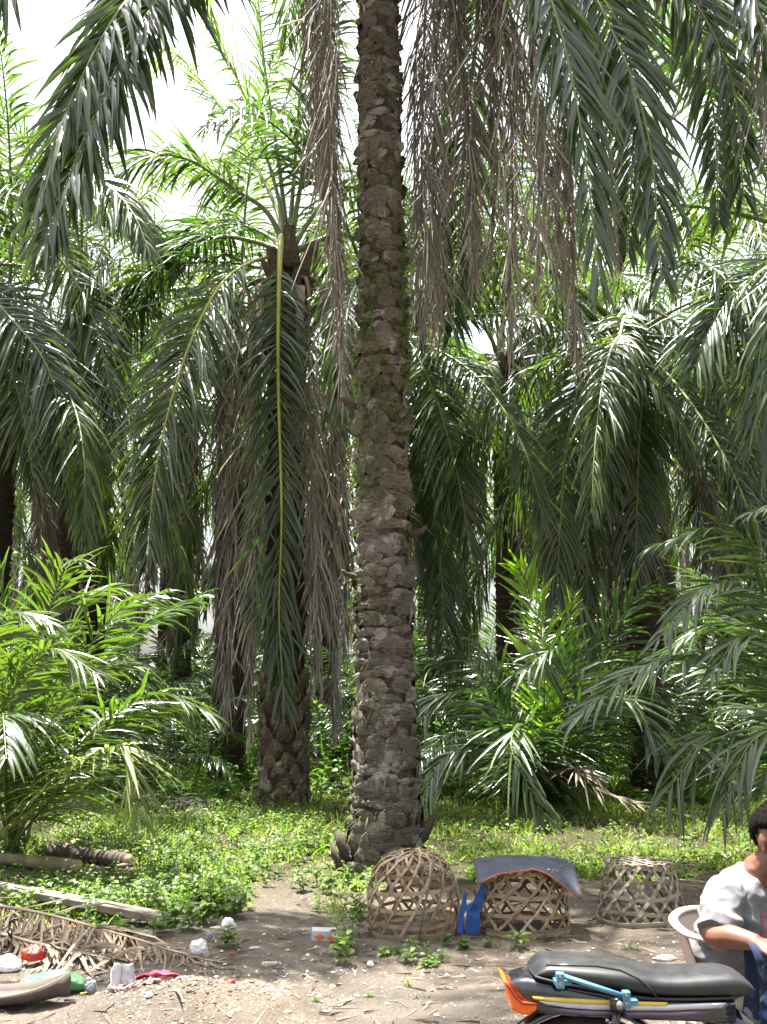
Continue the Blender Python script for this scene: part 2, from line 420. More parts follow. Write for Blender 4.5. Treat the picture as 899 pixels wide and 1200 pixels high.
def stub_mesh(seed):
    """old leaf base: a flattened, tapering woody stump with a ragged cut end"""
    r = random.Random(seed); mb = MB(); rings = []
    for i, (z, w, d) in enumerate([(-.02, .13, .06), (.10, .12, .055), (.22, .09, .04), (.34, .065, .028), (.40, .06, .024)]):
        ring = []
        for j in range(8):
            an = 2 * math.pi * j / 8
            ring.append((d * math.sin(an) + .05 * z * 2, w * math.cos(an) * (1 + r.uniform(-.1, .1)), z + (r.uniform(-.04, .04) if i == 4 else 0)))
        rings.append(ring)
    mb.loft(rings); return mb.mesh('leaf_base', M['stub'])
STUBS = [stub_mesh(k) for k in range(3)]

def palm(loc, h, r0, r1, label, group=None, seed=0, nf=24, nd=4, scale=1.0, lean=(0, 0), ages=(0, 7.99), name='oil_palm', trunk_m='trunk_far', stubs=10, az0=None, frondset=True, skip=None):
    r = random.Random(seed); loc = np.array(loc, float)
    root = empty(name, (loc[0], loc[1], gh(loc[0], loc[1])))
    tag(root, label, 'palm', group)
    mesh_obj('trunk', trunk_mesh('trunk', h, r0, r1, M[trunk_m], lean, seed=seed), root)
    top = np.array([lean[0], lean[1], h])
    for i in range(nf):
        q = (i + r.random() * .6) / nf; k = int(ages[0] + (ages[1] - ages[0]) * q ** .9); k = min(k, 7)
        az = (az0 or seed * 1.7) + i * 2.39996 + r.uniform(-.2, .2)
        if skip and skip(az % (2 * math.pi), k): continue
        me = LIB['adult'][k][r.randrange(2)]
        o = mesh_obj('frond', me, root, tuple(top + np.array([.06 * math.cos(az), .06 * math.sin(az), .35 - .07 * k])), (r.uniform(-.12, .12), r.uniform(-.06, .06), az))
        s = scale * r.uniform(.86, 1.1) * (.8 if k == 0 else 1); o.scale = (s, s * r.uniform(.9, 1.1), s)
    for i in range(nd):
        az = seed + i * 2.1 + r.uniform(-.3, .3); me = LIB['dead'][r.randrange(4)]
        o = mesh_obj('dead_frond', me, root, tuple(top + np.array([.08 * math.cos(az), .08 * math.sin(az), -.35])), (0, 0, az))
        s = scale * r.uniform(.75, 1.0); o.scale = (s, s, s)
    for i in range(stubs):
        az = i * 2.39996 + seed; z = h - .05 - .055 * i; rr = (r0 + (r1 - r0) * z / h) * .9
        o = mesh_obj('leaf_base', STUBS[i % 3], root, (top[0] + rr * math.cos(az), top[1] + rr * math.sin(az), z), (0, R(r.uniform(12, 40)), az), )
        s = r.uniform(.8, 1.3); o.scale = (s, s, s)
    return root

# ------------------------------------------------------------------ the ground
def ground_mat():
    m, nt, b, o = new_mat('ground_soil')
    tc = N(nt, 'ShaderNodeTexCoord'); v = tc.outputs['Object']
    big = texnoise(nt, .55, 4, .6, vec=v, dist=.5); mid = texnoise(nt, 3.0, 6, .65, vec=v); fine = texnoise(nt, 38, 5, .7, vec=v); grit = texnoise(nt, 120, 3, .7, vec=v)
    c = mixc(nt, (.155, .128, .10), (.285, .236, .188), ramp(nt, mid, [(.38, 0.0), (.62, 1.0)]))
    c = mixc(nt, c, (.17, .156, .142), ramp(nt, big, [(.47, 0.0), (.62, .8)]))
    c = mixc(nt, c, (.46, .385, .305), ramp(nt, fine, [(.57, 0.0), (.70, .75)]))
    c = mixc(nt, c, (.06, .045, .033), ramp(nt, grit, [(.56, 0.0), (.68, .6)]))
    # beyond the clearing: leaf litter and low growth
    sx = N(nt, 'ShaderNodeSeparateXYZ'); nt.links.new(v, sx.inputs[0])
    ad = N(nt, 'ShaderNodeMath', operation='MULTIPLY_ADD'); nt.links.new(mid, ad.inputs[0]); ad.inputs[1].default_value = 5.0; nt.links.new(sx.outputs[1], ad.inputs[2])
    mr = N(nt, 'ShaderNodeMapRange'); mr.inputs[1].default_value = 10.2; mr.inputs[2].default_value = 12.5; nt.links.new(ad.outputs[0], mr.inputs[0])
    g = mixc(nt, (.06, .065, .025), (.12, .10, .055), ramp(nt, fine, [(.4, 0.0), (.65, 1.0)]))
    c = mixc(nt, c, g, mr.outputs[0])
    nt.links.new(c, b.inputs['Base Color']); b.inputs['Roughness'].default_value = .95; b.inputs['Specular IOR Level'].default_value = .15
    s = N(nt, 'ShaderNodeMath', operation='ADD'); nt.links.new(fine, s.inputs[0]); nt.links.new(grit, s.inputs[1])
    bump(nt, b, s.outputs[0], 1.0, .05)
    return m
def axis(lo, hi, step, far):
    a = list(np.arange(lo, hi + 1e-6, step)); st = step; x = a[-1]; y = a[0]; R_ = []; L_ = []
    while x < far: st *= 1.25; x += st; R_.append(x)
    st = step
    while y > -far: st *= 1.25; y -= st; L_.append(y)
    return L_[::-1] + a + R_
gx = axis(-3.6, 3.6, .05, 600); gy = axis(2.6, 9.6, .05, 600)
GV = [(x, y, gh(x, y)) for y in gy for x in gx]; nx = len(gx)
GF = [(j * nx + i, j * nx + i + 1, (j + 1) * nx + i + 1, (j + 1) * nx + i) for j in range(len(gy) - 1) for i in range(nx - 1)]
gm = bpy.data.meshes.new('ground'); gm.from_pydata(GV, [], GF); gm.materials.append(ground_mat())
gm.polygons.foreach_set('use_smooth', [True] * len(GF))
tag(mesh_obj('ground', gm), 'brown dirt clearing running back under the palms', None, None, 'structure')

# ------------------------------------------------------------------ main palm: the tall trunk in the clearing
pA = gnd(453, 1024); HA = 11.3
A = empty('oil_palm', (pA[0], pA[1], gh(pA[0], pA[1])))
tag(A, 'tall oil palm with thick scarred trunk rising behind the round woven basket', 'palm')
LEAN_A = (-.10, .05)
def ra(z):      # trunk radius
    return .255 - .075 * min(1, z / 9) + .075 * math.exp(-z / 1.1)
def ca(z): return np.array([LEAN_A[0] * z / HA, LEAN_A[1] * z / HA, z])
tm = MB(); rings = []
for i in range(180):
    z = -.25 + (HA + .25) * i / 179; c = ca(z); ring = []
    for j in range(32):
        an = 2 * math.pi * j / 32; rr = ra(max(z, 0)) * (.97 + .07 * noise.noise((math.cos(an) * 1.6, math.sin(an) * 1.6, z * 2.2)) + .05 * noise.noise((math.cos(an) * 4, math.sin(an) * 4, z * 7)))
        ring.append(c + np.array([rr * math.cos(an), rr * math.sin(an), 0]))
    rings.append(ring)
tm.loft(rings); tm.build('trunk', M['trunk'], A)
def scar_mesh(seed):
    """a worn leaf base: broad lens-shaped boss with a broken upper lip"""
    r = random.Random(seed); nu, nv = 13, 9; V = []; F = []
    for i in range(nv):
        t = i / (nv - 1)
        for j in range(nu):
            u = j / (nu - 1) * 2 - 1
            half = .5 * (1 - abs(u) ** 2.2) ** .6
            z = (t - .5) * 2 * half * (1.0 if t < .5 else .9) + .10 * (1 - u * u)
            p = (1 - abs(u) ** 2.6) * math.sin(math.pi * min(1, t * .93 + .02)) ** .6
            p *= (.55 + .65 * t); p *= 1 + .5 * noise.noise((u * 1.8 + seed, t * 2.3, seed * 3.3)) + .3 * noise.noise((u * 5 + seed, t * 6, seed * 1.3))
            z += .16 * noise.noise((u * 2.2, t * 1.5, seed * 5.1)) + .06 * noise.noise((u * 7, t * 4, seed))
            V.append((.055 * p - .012, u * .5 + .05 * noise.noise((t * 3, u * 3, seed * 2.2)), z))
    for i in range(nv - 1):
        for j in range(nu - 1): F.append((i * nu + j, i * nu + j + 1, (i + 1) * nu + j + 1, (i + 1) * nu + j))
    me = bpy.data.meshes.new('leaf_base'); me.from_pydata(V, [], F); me.materials.append(M['leafbase'])
    me.polygons.foreach_set('use_smooth', [True] * len(F)); me.update(); return me
SCARS = [scar_mesh(k) for k in range(12)]
r = random.Random(5); pieces = []
z = .10; row = 0
while z < HA - .2:
    ncol = max(5, round(2 * math.pi * ra(z) / .27)); 
    for c in range(ncol):
        an = 2 * math.pi * (c + row * .5 + row * .11 + r.uniform(-.12, .12)) / ncol
        zz = z + r.uniform(-.03, .03); sw = 2 * math.pi * ra(zz) / ncol * r.uniform(.7, 1.7); sh = r.uniform(.08, .22)
        rel = (an + math.pi / 2 + math.pi) % (2 * math.pi) - math.pi
        pieces.append((abs(rel) > 1.85, zz, an, sw, sh))
    z += r.uniform(.085, .115) * (1 + .02 * z); row += 1
pieces.sort(key=lambda p: (p[0], p[1]))
def scar_matrix(zz, an, sw, sh):
    c = ca(zz); p = c + ra(zz) * .985 * np.array([math.cos(an), math.sin(an), 0])
    return Matrix.Translation(p) @ Matrix.Rotation(an, 4, 'Z') @ Matrix.Rotation(r.uniform(-.15, .15), 4, 'X') @ Matrix.Rotation(r.uniform(-.05, .16), 4, 'Y') @ Matrix.Diagonal((r.uniform(.2, .7), sw, sh, 1))
bmr = bmesh.new()
for i, (back, zz, an, sw, sh) in enumerate(pieces):
    me = SCARS[r.randrange(12)]; mt = scar_matrix(zz, an, sw, sh)
    if i < 290:
        o = mesh_obj('leaf_base', me, A); o.matrix_local = mt
    else:
        n0 = len(bmr.verts); bmr.from_mesh(me); bmr.verts.ensure_lookup_table()
        bmesh.ops.transform(bmr, matrix=mt, verts=bmr.verts[n0:])
me = bpy.data.meshes.new('leaf_bases'); bmr.to_mesh(me); bmr.free(); me.materials.append(M['leafbase'])
tag(mesh_obj('upper_leaf_bases', me, A), kind='stuff')
# moss, small ferns and fibres clinging to the trunk
V = []; F = []; var = []; tip = []
def blade(V, F, var, tip, p, d, L, w, bend, rnd, wv=None, seg=3):
    d = d / np.linalg.norm(d)
    if wv is None: wv = np.cross(d, rnd.normal(0, 1, 3)); wv /= np.linalg.norm(wv) + 1e-9
    n0 = len(V); q = np.array(p, float); va = rnd.random()
    for k in range(seg + 1):
        t = k / seg; hw = w * .5 * (1 - t ** 1.5) + .0006
        V.append(q - wv * hw); V.append(q + wv * hw); var += [va, va]; tip += [t, t]
        d = d + np.array([0, 0, -1]) * bend / seg; d /= np.linalg.norm(d); q = q + d * L / seg
    for k in range(seg): F.append([n0 + 2 * k, n0 + 2 * k + 1, n0 + 2 * k + 3, n0 + 2 * k + 2])
rb = np.random.default_rng(11)
for i in range(8500):
    u = rb.random()
    zz = (rb.normal(4.6, .9) if u < .66 else rb.uniform(.3, 10.5)); an = rb.uniform(-math.pi, math.pi)
    if noise.noise((math.cos(an) * 1.3, math.sin(an) * 1.3, zz * 1.5)) < -.05 and u < .9: continue
    c = ca(zz); o_ = np.array([math.cos(an), math.sin(an), 0]); p = c + o_ * ra(zz) * 1.02
    blade(V, F, var, tip, p, o_ * .8 + np.array([0, 0, rb.uniform(-.2, .9)]) + rb.normal(0, .4, 3), rb.uniform(.06, .20), rb.uniform(.006, .014), rb.uniform(.8, 2.8), rb)
M['moss'] = leaf_mat('trunk_moss', (.045, .075, .018), (.12, .135, .05), (.17, .14, .08), .28, .7, None, .2)
tag(mesh_obj('moss', ribbon_mesh('moss', V, F, [M['moss']], None, var, tip), A), kind='stuff')
# burnt suckers and knobs at the foot
for px, py, an, L in ((398, 1000, 2.9, .34), (404, 985, 2.5, .26), (497, 965, .2, .30), (408, 470, 2.9, .10), (412, 672, 3.0, .14), (490, 620, .1, .10)):
    p0 = at(px, py, pA[1] - .05) - np.array(A.location); mb = MB()
    dx = np.array([math.cos(an), -.3, 0]); s = 1 if L > .2 else .3
    mb.tube([p0 - dx * .14 - np.array([0, 0, .22 * s]), p0 - dx * .02 - np.array([0, 0, .1 * s]), p0 + dx * .05, p0 + dx * .08 + np.array([0, 0, .10 * s])], [.06 * s + .02, .07 * s + .02, .045 * s + .015, .02], 7, flat=.7)
    for v in range(len(mb.v)):
        q = mb.v[v]; mb.v[v] = tuple(np.array(q) + .02 * np.array(noise.noise_vector((q[0] * 14, q[1] * 14, q[2] * 14))))
    mb.build('knob', M['trunk'] if L < .2 else M['dark_board'], A)
# the crown of the main palm stands above the picture; its old fronds hang into it
topA = np.array([pA[0] + LEAN_A[0], pA[1] + LEAN_A[1], HA + .1])
def from_top(*pix, up=.5, out=.8):
    pts = [at(*q) for q in pix]; h = pts[0] - topA; h[2] = 0; hl = np.linalg.norm(h); h /= hl + 1e-9
    return np.array([topA + h * .1, topA + h * min(hl * .4, out) + np.array([0, 0, up])] + pts)
G = dict(n=150, L=.82, w=.05, spread=(66, 30), plum=18)
hero(A, from_top((228, -75, 8.0), (158, 40, 7.6), (100, 160, 7.5), (52, 285, 7.5), up=.9), h=(-.35, -1, 0), seed=1, drop=.6, n=190, L=1.0, w=.055, spread=(68, 34), plum=20)
hero(A, from_top((210, -90, 7.6), (128, 30, 7.0), (70, 150, 6.9), (40, 250, 6.9), up=.9), h=(-.5, -1, 0), seed=16, drop=.7, n=170, L=.85, w=.05, spread=(66, 34), plum=20)
hero(A, from_top((190, -120, 8.6), (150, -10, 8.4), (118, 110, 8.3), (96, 230, 8.3), up=.9), h=(-.6, -1, 0), seed=12, drop=.9, **G)
hero(A, from_top((100, -190, 7.0), (25, -60, 6.6), (-25, 50, 6.6), up=.8), h=(-.5, -1, 0), seed=2, drop=.8, **G)
hero(A, from_top((660, -160, 8.4), (790, -30, 8.0), (856, 90, 7.8), (872, 235, 7.8), up=.9), h=(.3, -1, 0), seed=3, drop=.7, **G)
hero(A, from_top((620, -140, 7.8), (705, 10, 7.4), (758, 150, 7.2), (775, 325, 7.2), up=.8), h=(.2, -1, 0), seed=4, drop=.8, **G)
hero(A, from_top((740, -170, 7.4), (850, -60, 6.9), (905, 60, 6.7), (935, 190, 6.7), up=.9), h=(.4, -1, 0), seed=5, drop=.7, **G)
hero(A, from_top((590, -150, 7.0), (652, 20, 6.7), (684, 170, 6.6), (702, 330, 6.6), up=.6), h=(.6, -1, 0), seed=6, drop=1.0, **G)
hero(A, from_top((800, -200, 8.6), (960, -60, 8.3), (1010, 110, 8.1), up=.9), seed=7, drop=1.2, **G)
hero(A, from_top((700, -150, 9.8), (800, -20, 10.4), (835, 120, 10.6), (842, 260, 10.6), up=.9), h=(.5, 1, 0), seed=8, drop=.8, **G)
hero(A, from_top((640, -150, 9.6), (720, -10, 10.0), (742, 120, 10.1), (735, 300, 10.1), up=.9), h=(.3, 1, 0), seed=13, drop=.8, **G)
hero(A, from_top((600, -150, 9.0), (660, -30, 9.0), (690, 80, 9.0), (650, 200, 9.0), up=.9), h=(1, -.3, 0), seed=14, drop=1.0, **G)
hero(A, from_top((540, -150, 10.2), (560, 0, 10.8), (545, 160, 11.0), (530, 390, 11.0), up=.4), h=(.1, 1, 0), seed=9, drop=.9, **G)
hero(A, from_top((760, -160, 8.8), (880, -70, 8.8), (930, 30, 8.8), (952, 200, 8.8), up=.9), h=(.4, -1, 0), seed=15, drop=.8, **G)
D = dict(leaf='frond_dead', rach='rachis_dead', name='dead_frond', n=190, L=.85, w=.019, drop=3.6, spread=(62, 24), curl=.9, plum=40, rr=.024, lenj=.4, gap=.08)
for k, (pix, hh) in enumerate([
        (((396, -120, 9.2), (388, 100, 9.2), (391, 260, 9.2), (404, 455, 9.2)), (-1, -.1, 0)),
        (((376, -120, 9.6), (384, 60, 9.8), (392, 200, 9.8), (400, 330, 9.8)), (-1, .4, 0)),
        (((498, -100, 9.6), (497, 60, 9.8), (494, 200, 9.9), (496, 390, 9.9)), (.6, 1, 0)),
        (((520, -120, 9.0), (535, 40, 8.9), (548, 150, 8.9), (556, 330, 8.9)), (1, -.4, 0)),
        (((560, -120, 8.6), (590, 40, 8.3), (600, 180, 8.2), (597, 400, 8.2)), (1, -.6, 0)),
        (((590, -140, 8.8), (640, 0, 8.5), (662, 150, 8.4), (675, 420, 8.4)), (1, -.3, 0)),
        (((520, -100, 9.8), (512, 60, 10.2), (508, 220, 10.3), (512, 380, 10.3)), (.4, 1, 0)),
        (((555, -120, 9.3), (572, 40, 9.4), (580, 160, 9.4), (574, 300, 9.4)), (1, .1, 0)),
        (((600, -140, 8.2), (622, 20, 7.9), (632, 160, 7.9), (628, 340, 7.9)), (1, -.6, 0)),
        (((610, -130, 9.0), (668, 20, 9.0), (700, 130, 9.0), (716, 300, 9.0)), (1, 0, 0)),
        (((372, -140, 9.9), (368, 0, 10.1), (372, 90, 10.1), (378, 230, 10.1)), (-1, .5, 0)),
        (((545, -90, 9.5), (600, 60, 9.7), (640, 180, 9.8), (662, 330, 9.8)), (1, .2, 0)),
        (((680, -140, 8.0), (850, -60, 7.6), (893, 60, 7.5), (905, 260, 7.5)), (1, -.2, 0))]):
    hero(A, from_top(*pix, up=.0, out=.4), h=hh, seed=40 + k, **D)
rr_ = random.Random(3)
for i in range(9):      # the rest of the crown, above the frame
    az = i * 2.39996; k = min(4, int(i / 9 * 5)); o = mesh_obj('frond', LIB['adult'][k][i % 2], A, tuple(topA - np.array(A.location) + np.array([.1 * math.cos(az), .1 * math.sin(az), .3 - .05 * k])), (rr_.uniform(-.1, .1), 0, az))

# ------------------------------------------------------------------ second palm: shorter, crown in view, skirt of fronds to the ground
pB = gnd(332, 944); topB = at(338, 318, pB[1]); HB = topB[2]
B = empty('oil_palm', (pB[0], pB[1], gh(pB[0], pB[1])))
tag(B, 'oil palm with crown in full view and a long green frond hanging down its trunk', 'palm')
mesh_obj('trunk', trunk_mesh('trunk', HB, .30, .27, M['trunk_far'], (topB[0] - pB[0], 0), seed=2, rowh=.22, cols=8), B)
r = random.Random(9)
for i in range(70):      # scales of the foot, seen under the skirt
    zz = .05 + (i // 7) * .19 + r.uniform(-.04, .04); an = 2 * math.pi * ((i % 7) + .5 * (i // 7) + r.uniform(-.15, .15)) / 7
    o = mesh_obj('leaf_base', SCARS[i % 7], B)
    o.matrix_local = Matrix.Translation(((topB[0] - pB[0]) * zz / HB + .315 * math.cos(an), .315 * math.sin(an), zz)) @ Matrix.Rotation(an, 4, 'Z') @ Matrix.Rotation(r.uniform(-.3, .3), 4, 'X') @ Matrix.Rotation(.12, 4, 'Y') @ Matrix.Diagonal((1.5, .25, .34 * r.uniform(.8, 1.2), 1))
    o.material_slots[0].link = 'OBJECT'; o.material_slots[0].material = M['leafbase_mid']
for i in range(26):
    az = i * 2.39996; zz = HB + .1 - .06 * i
    o = mesh_obj('leaf_base', STUBS[i % 3], B, (topB[0] - pB[0] + .27 * math.cos(az), .27 * math.sin(az), zz), (0, R(r.uniform(10, 30)), az)); s = r.uniform(1, 1.5); o.scale = (s, s, s)
YB = pB[1]
def fb(*pix, dz=.0, st=(338, 300)):
    return np.array([at(st[0], st[1] - dz, YB)] + [at(*q) for q in pix])
GB = dict(n=95, L=.85, w=.044, pet=.27, rr=.05)
# the hanging frond with yellow midrib
hero(B, fb((331, 275, YB - .35), (328, 310, YB - .75), (326, 430, YB - .9), (330, 600, YB - .85), (327, 720, YB - .8), (334, 835, YB - .75)), leaf='frond', rach='rachis_yellow', h=(.12, -1, 0), seed=61, drop=.75, n=125, L=.98, w=.048, spread=(60, 24), plum=26, rr=.034, gap=.1, lenj=.22, twist=.35, curl=.25)
# the arching frond on the left with yellow midrib
hero(B, fb((300, 305, YB - .5), (262, 330, YB - .8), (228, 390, YB - 1.0), (198, 480, YB - 1.1), (180, 570, YB - 1.1), (172, 665, YB - 1.1)), rach='rachis_yellow', seed=62, drop=.7, h=(-.3, -1, 0), n=140, L=1.1, w=.05, rr=.032)
# upright young fronds
for k, (pix, mt) in enumerate([(((322, 215, YB), (285, 110, YB - .1), (232, -10, YB - .2)), 'frond_new'), (((328, 200, YB + .2), (308, 60, YB + .3), (296, -90, YB + .3)), 'frond_new'),
        (((345, 200, YB + .1), (355, 60, YB + .1), (366, -80, YB)), 'frond_new'), (((354, 210, YB - .1), (376, 110, YB - .3), (400, -10, YB - .5)), 'frond'),
        (((318, 230, YB + .4), (262, 130, YB + .8), (200, 60, YB + 1.2), (165, 90, YB + 1.4)), 'frond_new'),
        (((314, 250, YB - .2), (275, 222, YB - .4), (215, 185, YB - .6), (160, 190, YB - .7), (120, 240, YB - .7)), 'frond'),
        (((305, 285, YB + .3), (262, 278, YB + .6), (215, 290, YB + .8), (170, 340, YB + .9), (140, 430, YB + .9)), 'frond'),
        (((312, 275, YB + .6), (265, 262, YB + 1.4), (210, 280, YB + 2), (175, 350, YB + 2.2)), 'frond'),
        (((362, 260, YB + .2), (395, 225, YB + .3), (440, 225, YB + .5), (480, 290, YB + .6), (495, 400, YB + .6)), 'frond'),
        (((366, 285, YB + .3), (405, 275, YB + .6), (445, 310, YB + .9), (462, 420, YB + 1.0), (465, 560, YB + 1)), 'frond'),
        (((350, 280, YB + .6), (365, 262, YB + 1.5), (385, 300, YB + 2.4), (395, 420, YB + 2.8)), 'frond')]):
    hero(B, fb(*pix), leaf=mt, seed=70 + k, drop=.5 + .06 * k, **dict(GB, w=.032 if mt == 'frond_new' else .044))
DB = dict(D); DB.update(n=170, L=.78, w=.030, drop=4.0)
for k, (pix, hh) in enumerate([(((303, 335, YB - .3), (300, 400, YB - .5), (297, 600, YB - .5), (292, 860, YB - .5)), (-1, -.6, 0)),
        (((290, 335, YB - .1), (278, 420, YB - .2), (272, 620, YB - .2), (266, 850, YB - .2)), (-1, -.2, 0)),
        (((285, 340, YB + .2), (262, 430, YB + .3), (258, 640, YB + .3), (258, 800, YB + .3)), (-1, .2, 0)),
        (((360, 330, YB - .3), (362, 420, YB - .4), (366, 600, YB - .5), (372, 800, YB - .5)), (.6, -1, 0)),
        (((372, 330, YB - .1), (386, 420, YB - .2), (390, 620, YB - .2), (392, 860, YB - .2)), (1, -.3, 0)),
        (((375, 335, YB + .2), (396, 430, YB + .3), (402, 600, YB + .3), (404, 760, YB + .3)), (1, .1, 0))]):
    hero(B, fb(*pix, st=(338, 330)), h=hh, seed=90 + k, **DB)
# cut petioles pointing down beside the hanging frond
for px, y0, y1 in ((304, 335, 520), (352, 335, 480), (297, 345, 600)):
    mb = MB(); mb.tube([at(px, y0, YB - .45) - np.array(B.location), at(px - 1, (y0 + y1) / 2, YB - .5) - np.array(B.location), at(px - 3, y1, YB - .5) - np.array(B.location)], [.075, .055, .03], 6, flat=.4, ref=(0, 1, 0)); mb.build('petiole', M['rachis_dead'], B)
print('palms AB')

# ------------------------------------------------------------------ the other palms that can be told apart
def crown_at(px, py, Y): return at(px, py, Y)
def palm_at(px, py, Y, label, r0=.32, r1=.27, **kw):
    c = at(px, py, Y); return palm((c[0], c[1], 0), c[2], r0, r1, label, **kw), c
C_, cC = palm_at(280, 425, 20.0, 'dark oil palm with shaggy brown skirt close behind the full-crowned palm', seed=3, nf=12, nd=9, ages=(1, 7.9))
Dp, cD = palm_at(738, 395, 17.0, 'slim dark trunked oil palm standing behind the bright green sapling', r0=.30, r1=.26, seed=4, nf=16, nd=6, ages=(3, 7.9))
E_, cE = palm_at(590, 425, 23.0, 'oil palm with brown spiky crown centre behind the hanging dead fronds', seed=5, nf=17, nd=5, ages=(0, 7.9))
F_, cF = palm_at(4, 480, 17.5, 'oil palm with pale trunk at the far side of the left thicket', seed=6, nf=16, nd=4, ages=(0, 7.5))
K_, cK = palm_at(452, 395, 17.5, 'oil palm hidden directly behind the thick scarred trunk', seed=7, nf=16, nd=5, ages=(2, 7.9))
G_, cG = palm_at(-75, 310, 15.8, 'oil palm at the clearing edge above the leafy palm thicket', seed=8, nf=9, nd=3, ages=(3, 7))
L_, cL = palm_at(985, 290, 13.5, 'oil palm beside the clearing behind the seated man', seed=9, nf=13, nd=3, ages=(1, 7))
def hp(root, c, *pix, **kw):
    k = dict(n=115, L=.95, w=.048, drop=.8); e_ = np.array(at(*pix[-1])) - c; e_[2] = 0; k['h'] = tuple(e_ / np.linalg.norm(e_) * .5 + np.array([0, -1.0, 0])); k.update(kw)
    return hero(root, np.array([c + np.array([0, 0, .2])] + [at(*q) for q in pix]), **k)
hp(G_, cG, (-20, 265, 15.4), (50, 280, 15.1), (108, 370, 14.9), (138, 500, 14.8), seed=101)
hp(G_, cG, (-30, 330, 15.2), (45, 390, 14.8), (90, 500, 14.6), (105, 645, 14.6), seed=102)
hp(G_, cG, (-20, 235, 15.9), (70, 220, 15.7), (150, 250, 15.6), (205, 310, 15.6), seed=103, drop=1.3)
hp(G_, cG, (-40, 360, 15.0), (15, 440, 14.6), (40, 560, 14.5), seed=104)
hp(G_, cG, (-40, 320, 15.0), (10, 370, 14.5), (60, 440, 14.3), (75, 560, 14.3), seed=105)
hp(Dp, cD, (712, 375, 16.2), (685, 430, 15.7), (662, 540, 15.5), (652, 705, 15.4), seed=111, L=1.05)
hp(Dp, cD, (732, 372, 16.0), (722, 420, 15.4), (712, 480, 15.3), (708, 600, 15.2), seed=112, drop=1.2)
hp(Dp, cD, (770, 365, 16.6), (830, 420, 16.2), (870, 520, 16.0), (885, 650, 16.0), seed=113, leaf='frond_young')
hp(Dp, cD, (742, 380, 16.1), (752, 440, 15.8), (748, 540, 15.7), (744, 690, 15.7), seed=115, h=(0, -1, 0), L=1.0)
hp(Dp, cD, (725, 372, 16.4), (700, 470, 16.0), (690, 600, 15.9), (688, 730, 15.9), seed=116, h=(-.3, -1, 0))
hp(Dp, cD, (765, 380, 17.2), (800, 440, 17.4), (818, 540, 17.5), (822, 660, 17.5), seed=114)
hp(K_, cK, (480, 400, 16.6), (512, 470, 16.0), (537, 560, 15.8), (552, 650, 15.8), seed=121, L=1.0)
hp(K_, cK, (475, 420, 17.0), (500, 520, 16.8), (515, 640, 16.8), (522, 780, 16.8), seed=122)
hp(K_, cK, (480, 370, 17.3), (560, 330, 17.0), (650, 335, 16.8), (725, 420, 16.7), seed=123, drop=1.2)
hp(E_, cE, (560, 440, 22.2), (540, 520, 21.8), (535, 640, 21.6), seed=131)
hp(E_, cE, (620, 445, 22.2), (650, 500, 22), (668, 600, 22), seed=132)
hp(L_, cL, (930, 300, 13.0), (875, 330, 12.6), (835, 380, 12.4), (815, 430, 12.3), seed=141, leaf='frond_young')
hp(L_, cL, (940, 330, 12.6), (905, 420, 12.1), (885, 520, 12.0), seed=142)

# ------------------------------------------------------------------ rows of palms deeper in the plantation
rb2 = random.Random(21)
spots = [(120, 520, 24), (205, 540, 30), (660, 545, 29), (845, 520, 24), (520, 560, 33), (385, 560, 27), (60, 560, 33), (775, 560, 36), (905, 560, 31),
         (-60, 500, 25), (300, 600, 40), (455, 590, 44), (600, 600, 46), (150, 600, 44), (700, 600, 50), (20, 590, 46), (860, 600, 46), (980, 500, 22), (-170, 500, 20),
         (95, 345, 21), (640, 320, 25), (835, 345, 22), (225, 395, 28), (500, 330, 26), (-20, 330, 24),
         (230, 620, 56), (540, 620, 58), (800, 620, 60), (80, 620, 60), (380, 630, 62)]
for i, (px, py, Y) in enumerate(spots):
    c = at(px, py, Y)
    tall = py < 400
    palm((c[0], c[1], 0), c[2], .31, .27, 'taller oil palm whose crown rises above its neighbours deep in the plantation' if tall else 'oil palm standing deep in the shade of the plantation behind the nearer palms', 'tall palms deep in the plantation' if tall else 'palms deep in the plantation',
         seed=30 + i, nf=(11 if tall else 12) if Y < 35 else 12, nd=3, ages=(rb2.choice([0, 1, 2]), 7.9), scale=.95 if Y < 40 else 1.1, stubs=0 if Y > 26 else 6)
print('palms')

# ------------------------------------------------------------------ young palms without trunks
def young(base, fronds, label, leaf='frond_young', seed=0, extra=0, exscale=1.0, exage=(0, 3.99), stem=.12):
    root = empty('young_palm', (base[0], base[1], gh(base[0], base[1]))); tag(root, label, 'young palm')
    mb = MB(); rings = []
    for z, q in ((-.1, 1.1), (.1, 1.25), (.28, 1.0), (.42, .5)):
        rings.append([(stem * q * math.cos(2 * math.pi * j / 10) * (1 + .2 * math.sin(3 * j)), stem * q * math.sin(2 * math.pi * j / 10) * (1 + .2 * math.sin(3 * j)), z) for j in range(10)])
    mb.loft(rings); mb.build('stem', M['stub'], root)
    b0 = np.array([base[0], base[1], gh(base[0], base[1])])
    for k, (pix, kw) in enumerate(fronds):
        pts = [np.array(at(*q)) for q in pix]; h = pts[0] - b0; h[2] = 0; h /= np.linalg.norm(h) + 1e-9
        kk = dict(leaf=leaf, n=62, L=.55, w=.036, drop=.6, rr=.016, pet=.2, plum=10, spread=(66, 24)); kk.update(kw)
        hero(root, np.array([b0 + h * .06 + np.array([0, 0, .08])] + pts), seed=seed + k, **kk)
    rr = random.Random(seed)
    for i in range(extra):
        az = seed + i * 2.39996; k = int(exage[0] + (exage[1] - exage[0]) * (i + .5) / extra)
        o = mesh_obj('frond', LIB['young'][k][i % 2], root, (.05 * math.cos(az), .05 * math.sin(az), .1), (rr.uniform(-.15, .15), 0, az)); s = exscale * rr.uniform(.8, 1.1); o.scale = (s, s, s)
    return root
bJ1 = gnd(12, 1000)
